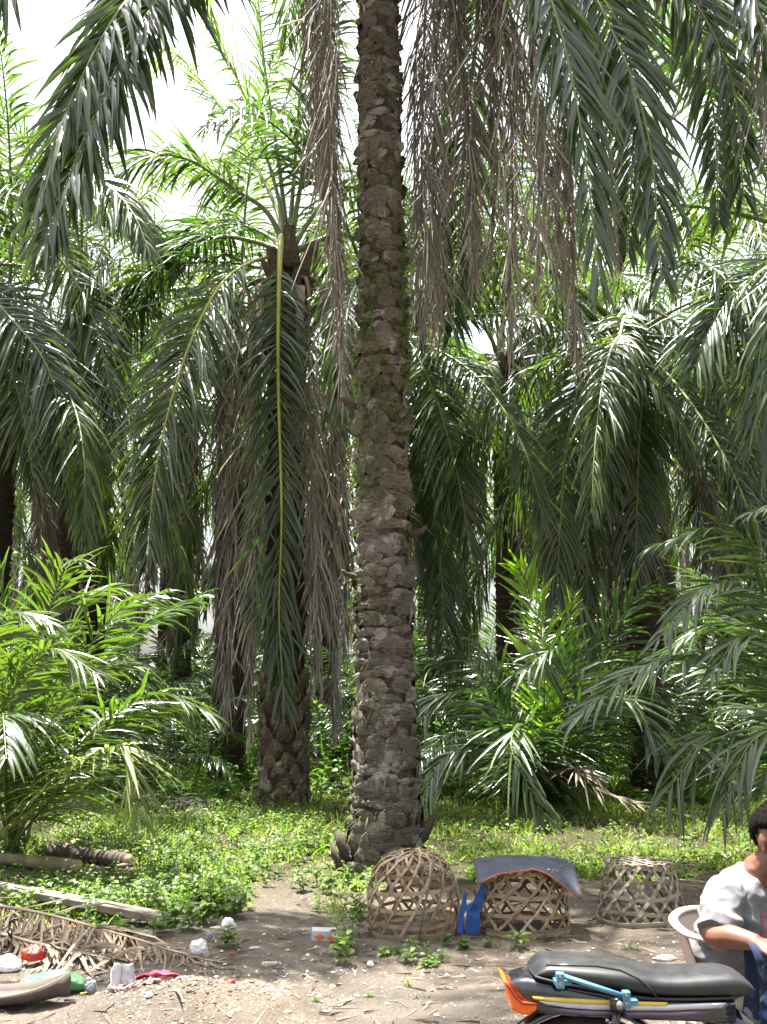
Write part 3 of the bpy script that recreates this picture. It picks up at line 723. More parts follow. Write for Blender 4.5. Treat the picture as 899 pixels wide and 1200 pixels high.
young(bJ1, [
    (((20, 880, 9.9), (45, 760, 9.6), (75, 668, 9.3), (90, 655, 9.0)), {}),
    (((40, 900, 9.7), (85, 790, 9.4), (140, 715, 9.2), (195, 692, 9.0)), {}),
    (((60, 910, 9.4), (120, 850, 9.0), (185, 812, 8.8), (250, 838, 8.7)), dict(L=.6)),
    (((65, 930, 9.2), (110, 885, 8.7), (150, 880, 8.4), (165, 960, 8.3)), dict(leaf='frond_pale', L=.62, n=42)),
    (((15, 860, 9.9), (10, 740, 9.8), (-20, 640, 9.7)), {}),
    (((30, 900, 10.2), (90, 800, 10.4), (160, 780, 10.6), (220, 850, 10.7)), {}),
    (((-10, 890, 9.4), (-20, 780, 9.0), (10, 720, 8.7), (60, 730, 8.5)), {}),
    (((5, 890, 9.1), (20, 800, 8.7), (60, 760, 8.4), (115, 790, 8.2)), {}),
    (((45, 880, 10.6), (80, 740, 10.9), (120, 690, 11), (165, 700, 11.1)), {})],
    'leafy young palm sprouting beside the cut log at the clearing edge', leaf='frond', seed=400, extra=5, exscale=.95, exage=(0, 3.2))
bJ2 = gnd(640, 928)
young(bJ2, [
    (((638, 850, 14.2), (636, 750, 14.0), (612, 672, 13.9), (604, 664, 13.8)), dict(leaf='frond_bright', L=.8, n=56, w=.05, drop=.25, spread=(48, 20))),
    (((645, 850, 14.3), (660, 760, 14.3), (672, 700, 14.3)), dict(leaf='frond_bright', L=.55, n=46, drop=.3, spread=(48, 20))),
    (((615, 880, 13.8), (570, 815, 13.4), (515, 815, 13.2), (492, 845, 13.1)), dict(leaf='frond_young', L=.9, w=.055, n=56)),
    (((610, 895, 13.4), (565, 868, 13.0), (520, 890, 12.8), (495, 935, 12.7)), dict(leaf='frond_young', L=.9, w=.055, n=56)),
    (((660, 870, 14.0), (700, 780, 13.8), (745, 700, 13.6), (790, 690, 13.4)), dict(L=.9, w=.055, n=56)),
    (((650, 860, 13.6), (665, 790, 13.2), (650, 760, 12.9), (610, 790, 12.7)), dict(L=.8, w=.05, n=56)),
    (((660, 880, 13.4), (705, 820, 12.9), (750, 830, 12.6), (775, 890, 12.5)), dict(L=.85, w=.055, n=56)),
    (((630, 880, 13.2), (610, 850, 12.6), (600, 880, 12.1), (640, 960, 11.9)), dict(L=.8, w=.05)),
    (((600, 870, 14.6), (545, 775, 14.8), (510, 770, 15)), dict(L=.65)),
    (((670, 900, 13.0), (700, 925, 12.4), (755, 945, 12.0)), dict(leaf='frond_straw', L=.5, n=40, drop=.3))],
    'young palm with one bright yellow green upright frond behind the covered basket', seed=430, extra=12, exscale=1.25)
bJ3 = gnd(985, 985)
young(bJ3, [
    (((940, 850, 8.9), (880, 790, 8.5), (780, 770, 8.2), (668, 845, 8.1)), dict(L=.62, n=66, w=.042)),
    (((930, 760, 9.0), (880, 690, 8.6), (825, 690, 8.3), (770, 750, 8.2)), dict(L=.62, w=.042)),
    (((950, 760, 9.3), (905, 660, 9.1), (840, 620, 9.0), (765, 640, 8.9)), dict(L=.6, w=.042)),
    (((945, 900, 8.6), (890, 870, 8.2), (830, 860, 8.0), (780, 930, 7.9)), dict(leaf='frond', L=.85, n=56, drop=1.1)),
    (((960, 900, 8.2), (930, 855, 7.7), (880, 870, 7.5), (845, 950, 7.5)), dict(leaf='frond', L=.8, n=56, drop=1.1)),
    (((950, 820, 9.6), (890, 740, 9.8), (820, 735, 10), (750, 800, 10.1)), dict(L=.65)),
    (((960, 780, 9.0), (960, 650, 8.7), (930, 590, 8.5), (880, 600, 8.3)), dict(L=.62)),
    (((960, 860, 8.6), (920, 770, 8.1), (870, 745, 7.9), (835, 790, 7.8)), dict(L=.6, w=.042))],
    'broad young palm with arching grey green fronds behind the seated man', seed=460, extra=6, exscale=1.1, exage=(0, 2.5))
for i, (px, py, s, lb) in enumerate([(760, 925, .95, 'low young palm between the sapling and the weathered basket'), (175, 925, .7, 'small young palm in the grass beside the shaggy brown skirt'),
        (455, 905, .9, 'small young palm right behind the foot of the thick scarred trunk'), (560, 905, 1.1, 'dark young palm in deep shade behind the bright sapling'),
        (870, 905, 1.2, 'tall young palm in the thicket far behind the seated man'), (395, 900, .8, 'low young palm peeping out beside the scaly trunk foot'),
        (90, 890, 1.2, 'spreading young palm in the shade behind the left thicket'), (690, 890, 1.1, 'shaded young palm at the foot of the slim dark trunk')] + [(q, yy, 1.25, None) for q, yy in ((30, 880), (150, 885), (240, 882), (350, 880), (480, 878), (620, 880), (740, 885), (810, 880), (930, 890), (200, 865), (420, 866), (560, 868), (670, 866), (780, 868), (880, 866), (70, 866), (300, 866))]):
    b = gnd(px, py); o = young(b, [], lb or 'self sown young palm in the shade between the background trunks', seed=500 + 7 * i, extra=13, exscale=s * (1 + max(0, b[1] - 18) * .015))
    if lb is None: o['group'] = 'young palms among the background trunks'
# far thicket: fronds beyond counting between the farthest trunks
rt = random.Random(77); VV = []; FF = []; vv = []; tt = []; n0 = 0
for i in range(230):
    Y = rt.uniform(26, 66); x = rt.uniform(-.5, .5) * Y; z = rt.choice([0, 0, 0, rt.uniform(.5, 4.5)]); az = rt.uniform(0, 6.28); L = rt.uniform(3, 6)
    P = arc(rt.uniform(35, 80), rt.uniform(-60, 10), L); ca_, sa_ = math.cos(az), math.sin(az)
    P = np.stack([x + P[:, 0] * ca_, Y + P[:, 0] * sa_, z + P[:, 2]], 1)
    V, F, var, tip, RV, RF = frond_data(P, n=34, L=.95, w=.10, drop=.8, seed=900 + i, pet=.1)
    VV.append(V); FF.append(F + n0); vv.append(var); tt.append(tip); n0 += len(V)
tag(mesh_obj('far_thicket', ribbon_mesh('far_thicket', np.vstack(VV), np.vstack(FF), [M['frond_young']], None, np.concatenate(vv), np.concatenate(tt))), 'tangled mass of palm foliage closing the view between the farthest trunks', 'thicket', None, 'stuff')
print('young')

# ------------------------------------------------------------------ grass, weeds, undergrowth
def grass_edge(x):
    xs = [-4, -1.6, -1.05, -.95, -.55, -.48, -.1, .05, .5, .8, 1.4, 2.2, 4]
    ys = [7.3, 7.0, 7.1, 8.5, 8.6, 7.4, 7.6, 9.0, 9.3, 8.9, 8.6, 8.9, 8.6]
    return float(np.interp(x, xs, ys)) + .25 * noise.noise((x * 2.5, 0, 4))
def cover(x, y):
    e = y - grass_edge(x)
    k = sstep(-.25, .5, e)
    if -3.6 < x < -2.15 and 8.75 < y < 9.75: k *= .12
    return k * (.12 + .88 * sstep(-.25, .3, noise.noise((x * 1.1, y * 1.1, 8)))) * (.35 if (-1.1 < x < -.4 and y < 9.5) else 1)
rg = np.random.default_rng(5)
def blades(P, D, L, W, bend, rnd, seg=2):
    m = len(P); D = nrm(D); wv = nrm(np.cross(D, rnd.normal(0, 1, (m, 3)))); q = P.copy(); Vv = np.zeros((m, seg + 1, 2, 3))
    for k in range(seg + 1):
        hw = (W * .5 * (1 - (k / seg) ** 1.5) + .0006)[:, None]; Vv[:, k, 0] = q - wv * hw; Vv[:, k, 1] = q + wv * hw
        D = nrm(D + np.array([0, 0, -1]) * (bend / seg)[:, None]); q = q + D * (L / seg)[:, None]
    n = 2 * (seg + 1); b = (np.arange(m) * n)[:, None, None]; F_ = (b + np.array([[2 * k, 2 * k + 1, 2 * k + 3, 2 * k + 2] for k in range(seg)])[None]).reshape(-1, 4)
    return Vv.reshape(-1, 3), F_, np.repeat(rnd.random(m), n), np.tile(np.repeat(np.linspace(0, 1, seg + 1), 2), m)
gP = []; gL = []
rp = random.Random(55)
while len(gP) < 52000:
    y = 6.6 + 18 * rp.random() ** 1.5; x = rp.uniform(-.46, .46) * y * 1.15
    if rp.random() > cover(x, y): continue
    if math.hypot(x - pA[0], y - pA[1]) < .4: continue
    gP.append((x, y, gh(x, y) - .01)); gL.append(rp.uniform(.05, .17) * (.85 + .8 * noise.noise((x * 1.2, y * 1.2, 1))) * (1 + .5 * sstep(9, 13, y)))
gP = np.array(gP); gL = np.array(gL); m = len(gP); an = rg.uniform(0, 6.28, m); t = rg.uniform(.1, .9, m)
V, F, var, tip = blades(gP, np.stack([np.cos(an) * t, np.sin(an) * t, np.ones(m)], 1), gL, rg.uniform(.006, .012, m) * (1 + .05 * gP[:, 1]), rg.uniform(.2, 1.6, m), rg)
tag(mesh_obj('grass', ribbon_mesh('grass', V, F, [M['grass']], None, var, tip)), 'sunlit green grass growing over the clearing around the palm trunks', 'grass', None, 'stuff')

class Leaves:
    """collects broad leaves (rhombic, folded along the midrib) and builds them in one go"""
    def __init__(s): s.rec = []; s.st = []
    def weed(s, p, h, r, leaf=.045, nl=9, wide=.55):
        va = r.random(); lx, ly = r.gauss(0, .22) * h, r.gauss(0, .22) * h; w = .0025 + h * .006
        s.st.append(((p[0] - w, p[1], p[2]), (p[0] + w, p[1], p[2]), (p[0] + lx + w * .5, p[1] + ly, p[2] + h), (p[0] + lx - w * .5, p[1] + ly, p[2] + h)))
        for i in range(nl):
            t = .25 + .75 * (i + r.random() * .5) / nl; an = i * 2.39996 + va * 6; L = leaf * r.uniform(.7, 1.3) * (1.25 - .5 * t)
            s.rec.append((p[0] + lx * t, p[1] + ly * t, p[2] + h * t, math.cos(an), math.sin(an), r.uniform(0, .8), L, L * wide, min(1, max(0, va + r.gauss(0, .15)))))
    def mesh(s, name, mat, rnd):
        A_ = np.array(s.rec); m = len(A_); P = A_[:, :3]; d = nrm(A_[:, 3:6]); L = A_[:, 6:7]; W = A_[:, 7:8]; up_ = np.array([0, 0, 1.0])
        sd = nrm(np.cross(d, up_ + rnd.normal(0, .3, (m, 3)))); nl = np.cross(sd, d); d2 = nrm(d - up_ * .35); d3 = nrm(d - up_ * .8)
        b = P + d * L * .4; c = b + d2 * L * .35; e = c + d3 * L * .25; V_ = np.zeros((m, 4, 3, 3))
        for k, (Q, hw) in enumerate(((P, .08), (b, 1), (c, .75), (e, .03))):
            V_[:, k, 0] = Q - sd * W * .5 * hw + nl * W * .12 * hw; V_[:, k, 1] = Q; V_[:, k, 2] = Q + sd * W * .5 * hw + nl * W * .12 * hw
        q = np.array([[3 * k + cc, 3 * k + cc + 1, 3 * k + cc + 4, 3 * k + cc + 3] for k in range(3) for cc in range(2)])
        F_ = ((np.arange(m) * 12)[:, None, None] + q[None]).reshape(-1, 4)
        S_ = np.array(s.st).reshape(-1, 3); SF = np.arange(len(S_)).reshape(-1, 4) + 12 * m
        return ribbon_mesh(name, np.vstack([V_.reshape(-1, 3), S_]), np.vstack([F_, SF]), [mat], None, np.r_[np.repeat(A_[:, 8], 12), np.full(len(S_), .5)], np.r_[np.tile(np.repeat([0, .4, .75, 1], 3), m), np.zeros(len(S_))])
lv_ = Leaves(); cnt = 0
while cnt < 3900:
    y = 6.7 + 11 * rp.random() ** 1.5; x = rp.uniform(-.46, .46) * y * 1.1
    k = cover(x, y)
    if x > .3 and y > 9: k *= .45
    if rp.random() > k: continue
    if math.hypot(x - pA[0], y - pA[1]) < .4: continue
    cnt += 1; lv_.weed((x, y, gh(x, y) - .01), rp.uniform(.04, .17) * (1 + .4 * (x < -.3)), rp, rp.uniform(.035, .075), rp.randrange(6, 11), rp.uniform(.4, .75))
tag(mesh_obj('ground_cover', lv_.mesh('ground_cover', M['weed'], rg)), 'low broad leaved weeds spread through the grass of the clearing', 'weeds', None, 'stuff')
lv_ = Leaves()
for i in range(2600):
    y = 15.0 + 34 * rp.random() ** 1.3; x = rp.uniform(-.48, .48) * y * 1.1
    if rp.random() > .8 + .5 * noise.noise((x * .6, y * .6, 2)): continue
    if y < 16 and abs(x - pB[0]) < 1.0: continue
    lv_.weed((x, y, gh(x, y) - .02), rp.uniform(.35, 1.4) * sstep(13.5, 20, y) * (1 + .02 * y), rp, rp.uniform(.10, .2) * (1 + .01 * y), rp.randrange(10, 17), rp.uniform(.3, .6))
tag(mesh_obj('undergrowth', lv_.mesh('undergrowth', M['shrub'], rg)), 'dense leafy undergrowth filling the shade between the far palm trunks', 'undergrowth', None, 'stuff')

# single weeds on the bare dirt
def weed_plant(px, py, h, leaf, nl, wide, label, group, seed):
    p = on(px, py); r_ = random.Random(seed); L_v = Leaves()
    for k in range(r_.randrange(2, 5)):
        L_v.weed((r_.gauss(0, .03) * (k > 0), r_.gauss(0, .03) * (k > 0), -.01), h * r_.uniform(.7, 1.1), r_, leaf * r_.uniform(.8, 1.1), nl, wide)
    o = mesh_obj('weed', L_v.mesh('weed', M['weed'], rg), None, tuple(p))
    return tag(o, label, 'weed', group)
for i, (px, py, h) in enumerate([(490, 1122, .11), (522, 1110, .10), (497, 1133, .07), (512, 1128, .08), (482, 1128, .07), (575, 1112, .05), (543, 1112, .06), (458, 1118, .06)]):
    weed_plant(px, py, h, .055, 8, .5, 'small leafy weed sprouting from the dirt in front of the round basket', 'weeds in front of the round basket', 600 + i)
for i, (px, py, h) in enumerate([(405, 1130, .20), (412, 1112, .22), (398, 1118, .12), (420, 1096, .22), (425, 1075, .22), (355, 1045, .2), (372, 1040, .24), (390, 1050, .22)]):
    weed_plant(px, py, h, .075, 10, .5, 'leafy green weed clump growing between the carton and the round basket', 'weeds beside the carton', 620 + i)
weed_plant(604, 1115, .12, .10, 9, .35, 'pale broad leaved weed at the foot of the sheet covered basket', None, 640)
weed_plant(757, 1088, .16, .06, 9, .6, 'bright yellow green vine sprig growing at the weathered basket', None, 641)
for i, (px, py, h) in enumerate([(478, 1158, .04), (370, 1178, .05), (430, 1170, .03), (640, 1105, .08), (735, 1115, .05)]):
    weed_plant(px, py, h, .03, 8, .3, 'tiny tuft of weed on the bare dirt', 'tiny weeds on bare dirt', 650 + i)
for i, (px, py, h) in enumerate([(240, 1085, .2), (255, 1072, .22), (222, 1092, .18), (205, 1085, .22), (275, 1078, .2), (262, 1110, .12), (180, 1100, .16), (150, 1105, .14), (285, 1065, .18), (230, 1068, .24)]):
    weed_plant(px, py, h, .085, 11, .5, 'broad leaved weed growing around the dumped plastic bags', 'weeds around the plastic bags', 670 + i)

# ------------------------------------------------------------------ soil crumbs and scraps too small to count
mb = MB(); r = random.Random(12)
def chip(mb, p, s, mi=0, flat=.6):
    a = r.uniform(0, 6.28); vs_ = []
    for k in range(6):
        an = a + k * math.pi / 3; q = s * r.uniform(.6, 1.1); vs_.append((p[0] + q * math.cos(an), p[1] + q * math.sin(an), p[2] + s * r.uniform(-.1, .15) * flat))
    vs_.append((p[0], p[1], p[2] + s * flat)); mb.add(vs_, [(k, (k + 1) % 6, 6) for k in range(6)], mi)
for i in range(9000):
    y = 3.8 + 5 * r.random() ** .9; x = r.uniform(-.45, .45) * y
    if noise.noise((x * 2, y * 2, 7)) < r.uniform(-.6, .2): continue
    chip(mb, (x, y, gh(x, y) - .001), r.uniform(.003, .010) * (2.4 if r.random() < .06 else 1), r.choice([0, 0, 1, 1, 2]))
for i in range(1100):      # burnt crumbs on and around the ash mound
    px, py = r.gauss(225, 62), r.gauss(1172, 17)
    if py > 1215 or py < 1135: continue
    p = on(px, py, -.001); chip(mb, p, r.uniform(.005, .017), r.choice([1, 1, 1, 0, 3]), .5)
M['burnt'] = simple('burnt_crumb', (.22, .215, .21), .95, (.10, .095, .09), 30, spec=.2)
M['pebble'] = simple('soil_crumb', (.24, .19, .145), .95, (.14, .105, .08), 30, spec=.2); M['pebble_dark'] = simple('soil_crumb_dark', (.07, .055, .042), .95, (.11, .085, .06), 30, spec=.2); M['pebble_pale'] = simple('soil_crumb_pale', (.38, .34, .29), .95, (.28, .24, .2), 30, spec=.2)
tag(mb.build('pebbles', [M['pebble'], M['pebble_dark'], M['pebble_pale'], M['burnt']], smooth=False), 'crumbs of soil and small stones strewn over the dirt', 'pebbles', None, 'stuff')
mb = MB()
for i in range(190):
    c = r.random()
    if c < .7: px, py = r.gauss(330, 75), r.gauss(1135, 26)
    else: px, py = r.uniform(90, 800), r.uniform(1100, 1195)
    if py < 1085 or py > 1198: continue
    p = on(px, py, .002); s = r.uniform(.004, .015); a = r.uniform(0, 6.28); w = s * r.uniform(.3, .9)
    ca_, sa_ = math.cos(a), math.sin(a)
    vs_ = [(p[0] + u * s * ca_ - v * w * sa_, p[1] + u * s * sa_ + v * w * ca_, p[2] + r.uniform(0, .008)) for u, v in ((-1, -1), (0, -1.1), (1, -.9), (1, 1), (0, .8), (-1, 1))]
    mb.add(vs_, [(0, 1, 4, 5), (1, 2, 3, 4)], r.choice([0, 1, 1, 1, 2]))
M['ash'] = simple('ash_scrap', (.34, .33, .31), .9, (.24, .23, .22), 30)
tag(mb.build('litter_scraps', [M['white_plastic'], M['ash'], M['grey_plastic']], smooth=False), 'tiny pale paper and plastic scraps trodden into the dirt', 'litter scraps', None, 'stuff')
# fallen dry leaflets
m = 1500; yy = 4.0 + 6.5 * rg.random(m); xx = rg.uniform(-.45, .45, m) * yy; an = rg.uniform(0, 6.28, m)
P = np.array([(a, b, gh(a, b) + .006) for a, b in zip(xx, yy)]); V, F, var, tip = blades(P, np.stack([np.cos(an), np.sin(an), rg.uniform(-.02, .18, m)], 1), rg.uniform(.03, .16, m), rg.uniform(.006, .018, m), rg.uniform(0, .4, m), rg, 3)
V[:, 2] = np.maximum(V[:, 2], [gh(a, b) + .003 for a, b in V[:, :2]])
tag(mesh_obj('leaf_litter', ribbon_mesh('leaf_litter', V, F, [M['frond_straw']], None, var, tip)), 'dry brown leaflets littering the trodden dirt', 'leaf litter', None, 'stuff')
mb = MB()
for i in range(260):
    y = r.uniform(4.2, 9); x = r.uniform(-.42, .42) * y; a = r.uniform(0, 3.14); L = r.uniform(.03, .16); z = gh(x, y) + .004
    mb.tube([(x, y, z), (x + L * .5 * math.cos(a), y + L * .5 * math.sin(a), z + r.uniform(0, .012)), (x + L * math.cos(a + .2), y + L * math.sin(a + .2), z)], r.uniform(.0012, .003), 4, cap=False)
tag(mb.build('twigs', M['rachis_dead']), 'dry twigs and leaf ribs scattered over the dirt', 'twigs', None, 'stuff')

# ------------------------------------------------------------------ woven baskets
def strip(parent, pts, nrm_, w, th, mat, name='bamboo_strip'):
    """flat split-bamboo strip along pts with outward normals nrm_"""
    pts = np.array(pts); nn = nrm(np.array(nrm_)); T = nrm(np.gradient(pts, axis=0)); B_ = nrm(np.cross(T, nn)); rings = []
    for p, b, q in zip(pts, B_, nn):
        rings.append([p - b * w / 2 - q * th / 2, p + b * w / 2 - q * th / 2, p + b * w / 2 + q * th / 2, p - b * w / 2 + q * th / 2])
    mb = MB(); mb.loft(rings); return mb.build(name, mat, parent, smooth=False)
def basket(loc, prof, rings_z, ndiag, turn, mat, label, rz=0, tilt=(0, 0), top='dome', w=.021, seed=0, squash=1.0):
    r = random.Random(seed); root = empty('woven_basket', loc, rz); root.rotation_euler = (tilt[0], tilt[1], rz); tag(root, label, 'basket')
    zs = [p[0] for p in prof]; rs = [p[1] for p in prof]
    # smooth profile by arc length
    Pz = catmull(np.array([(a, b, 0) for a, b in prof]), 60); Z, Rr = Pz[:, 0], Pz[:, 1]
    def rad(z): return float(np.interp(z, Z, Rr))
    def pt(an, z, o): q = rad(z) + o; return np.array([q * math.cos(an), q * math.sin(an) * squash, z])
    zmax = Z[-1]
    for d in (1, -1):
        for i in range(ndiag):
            a0 = 2 * math.pi * (i + .5 * (d > 0)) / ndiag + r.uniform(-.05, .05); pts = []; nn = []; ph = r.random() * 6
            for k in range(26):
                t = k / 25; idx = t * 59; z = float(np.interp(idx, range(60), Z)); q = float(np.interp(idx, range(60), Rr))
                an = a0 + d * turn * t * (1 + .04 * math.sin(ph + 4 * t)); o = (.005 if d > 0 else -.005) + .003 * math.sin(k * 1.9 + i)
                pts.append(np.array([(q + o) * math.cos(an), (q + o) * math.sin(an) * squash, z + .004 * math.sin(ph + k)]))
                dz = float(np.interp(min(59, idx + 1), range(60), Z)) - float(np.interp(max(0, idx - 1), range(60), Z)); dr = float(np.interp(min(59, idx + 1), range(60), Rr)) - float(np.interp(max(0, idx - 1), range(60), Rr))
                n_ = np.array([dz * math.cos(an), dz * math.sin(an), -dr]); nn.append(n_ / (np.linalg.norm(n_) + 1e-9))
            strip(root, pts, nn, w * r.uniform(.75, 1.15), .004, mat)
    for j, z in enumerate(rings_z):
        for rep in range(3 if j == 0 else 1):
            pts = []; nn = []
            zz = z + rep * .014
            for k in range(49):
                an = 2 * math.pi * k / 48 + .0; o = .004 * math.sin(k * 2 * ndiag / 48 * math.pi + j) + .004 * rep
                dz = .007 * math.sin(3 * an + j * 2) ; pts.append(pt(an, min(max(zz + dz, 0.004), zmax), o)); nn.append((math.cos(an), math.sin(an), 0))
            strip(root, pts, nn, (.024 if j else .018) * r.uniform(.9, 1.1), .004 if j else .009, mat, 'hoop')
    if top == 'rim':     # flat woven top: crossing strips
        q = Rr[-1]
        for fam in range(3):
            an = fam * math.pi / 3
            for k in range(-2, 3):
                off = (k + .35) * q / 2.6
                if abs(off) >= q: continue
                hl = math.sqrt(q * q - off * off); e = np.array([math.cos(an), math.sin(an), 0]); f = np.array([-math.sin(an), math.cos(an), 0])
                strip(root, [e * s * hl + f * off + np.array([0, 0, zmax + .008 * math.sin(s * 3 + k) + .004 * fam]) for s in np.linspace(-1, 1, 7)], [(0, 0, 1)] * 7, w, .004, mat)
    for i in range(12 if top == 'rim' else 7):       # frayed, broken ends
        an = r.uniform(0, 6.28); z0 = zmax * (r.uniform(.93, 1.0) if top == 'rim' else r.uniform(.3, .9)); p = pt(an, z0, .004); d = np.array([math.cos(an) * r.uniform(-.2, .9), math.sin(an) * r.uniform(-.2, .9), r.uniform(.4, 1.0)]); d /= np.linalg.norm(d); sd_ = np.array([-math.sin(an), math.cos(an), 0]); L = r.uniform(.03, .10)
        strip(root, [p - d * .02, p + d * L * .5 + sd_ * .01, p + d * L + sd_ * r.uniform(-.03, .04)], [(math.cos(an), math.sin(an), .01)] * 3, w * r.uniform(.3, .6), .003, mat)
    return root
b1 = gnd(486, 1092); b1[2] = gh(b1[0], b1[1])
prof1 = [(.0, .285), (.08, .30), (.18, .302), (.28, .29), (.37, .262), (.44, .215), (.485, .145), (.50, .065)]
bk1 = basket(tuple(b1), prof1, [.015, .10, .20, .30, .39, .455], 14, 1.55, M['bamboo'], 'round domed basket of tan bamboo strips at the foot of the thick trunk', tilt=(R(5), R(-3)), seed=1)
# a loose bundle of strips closing the dome, and one loose pale stick
r = random.Random(3)
for i in range(15):
    an = i * 2.4; p0 = np.array([.22 * math.cos(an), .22 * math.sin(an), .40]); p1 = np.array([.2 * math.cos(an + 2.2), .2 * math.sin(an + 2.2), .43]); m_ = (p0 + p1) / 2 * np.array([.6, .6, 1]) + np.array([0, 0, .09 + r.uniform(-.02, .02)])
    strip(bk1, catmull([p0, m_, p1], 10), [(0, 0, 1)] * 10, .015, .004, M['bamboo'])
mb = MB(); mb.tube([(.02, -.32, .04), (.06, -.31, .22), (.12, -.27, .42), (.14, -.24, .5)], [.004, .006, .009, .012], 6); mb.build('loose_stick', M['grey_wood'], bk1)
b2 = gnd(612, 1090); b2[2] = gh(b2[0], b2[1])
prof2 = [(.0, .315), (.1, .31), (.2, .305), (.3, .295), (.4, .28)]
bk2 = basket(tuple(b2), prof2, [.015, .13, .25, .385], 15, 1.25, M['bamboo'], 'wide tan bamboo basket covered by a stiff dark sheet', rz=.4, top='rim', seed=2, w=.020)
b3 = gnd(752, 1082); b3[2] = gh(b3[0], b3[1])
prof3 = [(.0, .30), (.1, .29), (.2, .27), (.3, .25), (.4, .222)]
bk3 = basket(tuple(b3), prof3, [.015, .10, .195, .29, .385], 15, 1.2, M['bamboo_grey'], 'weathered grey brown open weave basket tapering to its top', rz=.2, top='rim', seed=3, w=.021, squash=.9)
# the stiff sheet over the middle basket
mt, nt, bs, o_ = new_mat('dark_sheet')
geo = N(nt, 'ShaderNodeNewGeometry'); f1 = texnoise(nt, 5, 5); f2 = texnoise(nt, 2.2, 4)
cs = mixc(nt, (.026, .032, .05), (.06, .068, .092), ramp(nt, f1, [(.35, 0.0), (.7, 1.0)])); cs = mixc(nt, cs, (.22, .10, .05), ramp(nt, f2, [(.56, 0.0), (.72, .7)]))
nt.links.new(cs, bs.inputs['Base Color']); bs.inputs['Roughness'].default_value = .6; bs.inputs['Specular IOR Level'].default_value = .35; bump(nt, bs, f1, .4, .015)
M['rust'] = simple('rust_edge', (.42, .13, .055), .75, (.30, .085, .035), 30)
nu, nv = 29, 23; V = []; F = []
for i in range(nv):
    v = i / (nv - 1) * 2 - 1
    for j in range(nu):
        u = j / (nu - 1) * 2 - 1
        x = u * .335 + .015; y = v * .29 - .035
        rr = math.hypot(x, y * 1.0)
        z = .418 + .03 * (1 - u * u) * (.4 + .6 * max(0, v + .6)) - .035 * max(0, -v) ** 1.5 * (1 - .9 * (1 - u * u))
        z -= .13 * max(0, -v) ** 1.5 * sstep(.15, 1.0, u) + .04 * max(0, -v) * sstep(-.5, -1, u)
        z += .018 * noise.noise((x * 5, y * 5, 1)) + .012 * max(0, 1 - abs(u - .35 - .3 * v) * 6) - .006 * max(0, 1 - abs(u + .25 - .2 * v) * 5) - .03 * sstep(.6, 1, v)
        V.append((x, y, z))
for i in range(nv - 1):
    for j in range(nu - 1): F.append((i * nu + j, i * nu + j + 1, (i + 1) * nu + j + 1, (i + 1) * nu + j))
me = bpy.data.meshes.new('cover_sheet'); me.from_pydata(V, [], F); me.materials.append(mt); me.materials.append(M['rust'])
me.polygons.foreach_set('use_smooth', [True] * len(F))
sh = mesh_obj('cover_sheet', me, None, tuple(b2))
so = sh.modifiers.new('thickness', 'SOLIDIFY'); so.thickness = .012; so.offset = -1; so.material_offset_rim = 1; so.material_offset = 1
tag(sh, 'stiff blue grey sheet with rusty orange edge laid over the wide basket', 'sheet')

# the blue plastic piece leaning between the baskets
bl = on(546, 1100); M['blue'] = simple('blue_plastic', (.012, .07, .27), .55, (.008, .04, .16), 14, .5)
root = empty('plastic_offcut', tuple(bl)); tag(root, 'bent bright blue plastic offcut leaning between two baskets', 'plastic piece')
def bent(outline, depth, bend, name):
    mb = MB(); k = len(outline); fr = []; bk = []
    for x, z in outline: y = bend(x, z); fr.append((x, y, z)); bk.append((x + .004, y + depth, z))
    mb.add(fr + bk, [tuple(range(k)), tuple(reversed(range(k, 2 * k)))] + [(i, k + i, k + (i + 1) % k, (i + 1) % k) for i in range(k)])
    return mb.build(name, M['blue'], root, smooth=False, bevel=.003)
bent([(-.005, 0), (.092, .005), (.090, .09), (.098, .15), (.125, .215), (.142, .285), (.122, .315), (.085, .265), (.055, .205), (-.005, .165), (.008, .13), (.0, .06)], .03, lambda x, z: .02 - .02 * math.sin(x * 30) + .1 * max(0, z - .15), 'spout_panel')
bent([(-.055, .01), (-.02, .0), (-.015, .10), (.005, .16), (.012, .245), (-.005, .265), (-.03, .17), (-.05, .10)], .012, lambda x, z: .01 + .05 * z, 'side_panel')

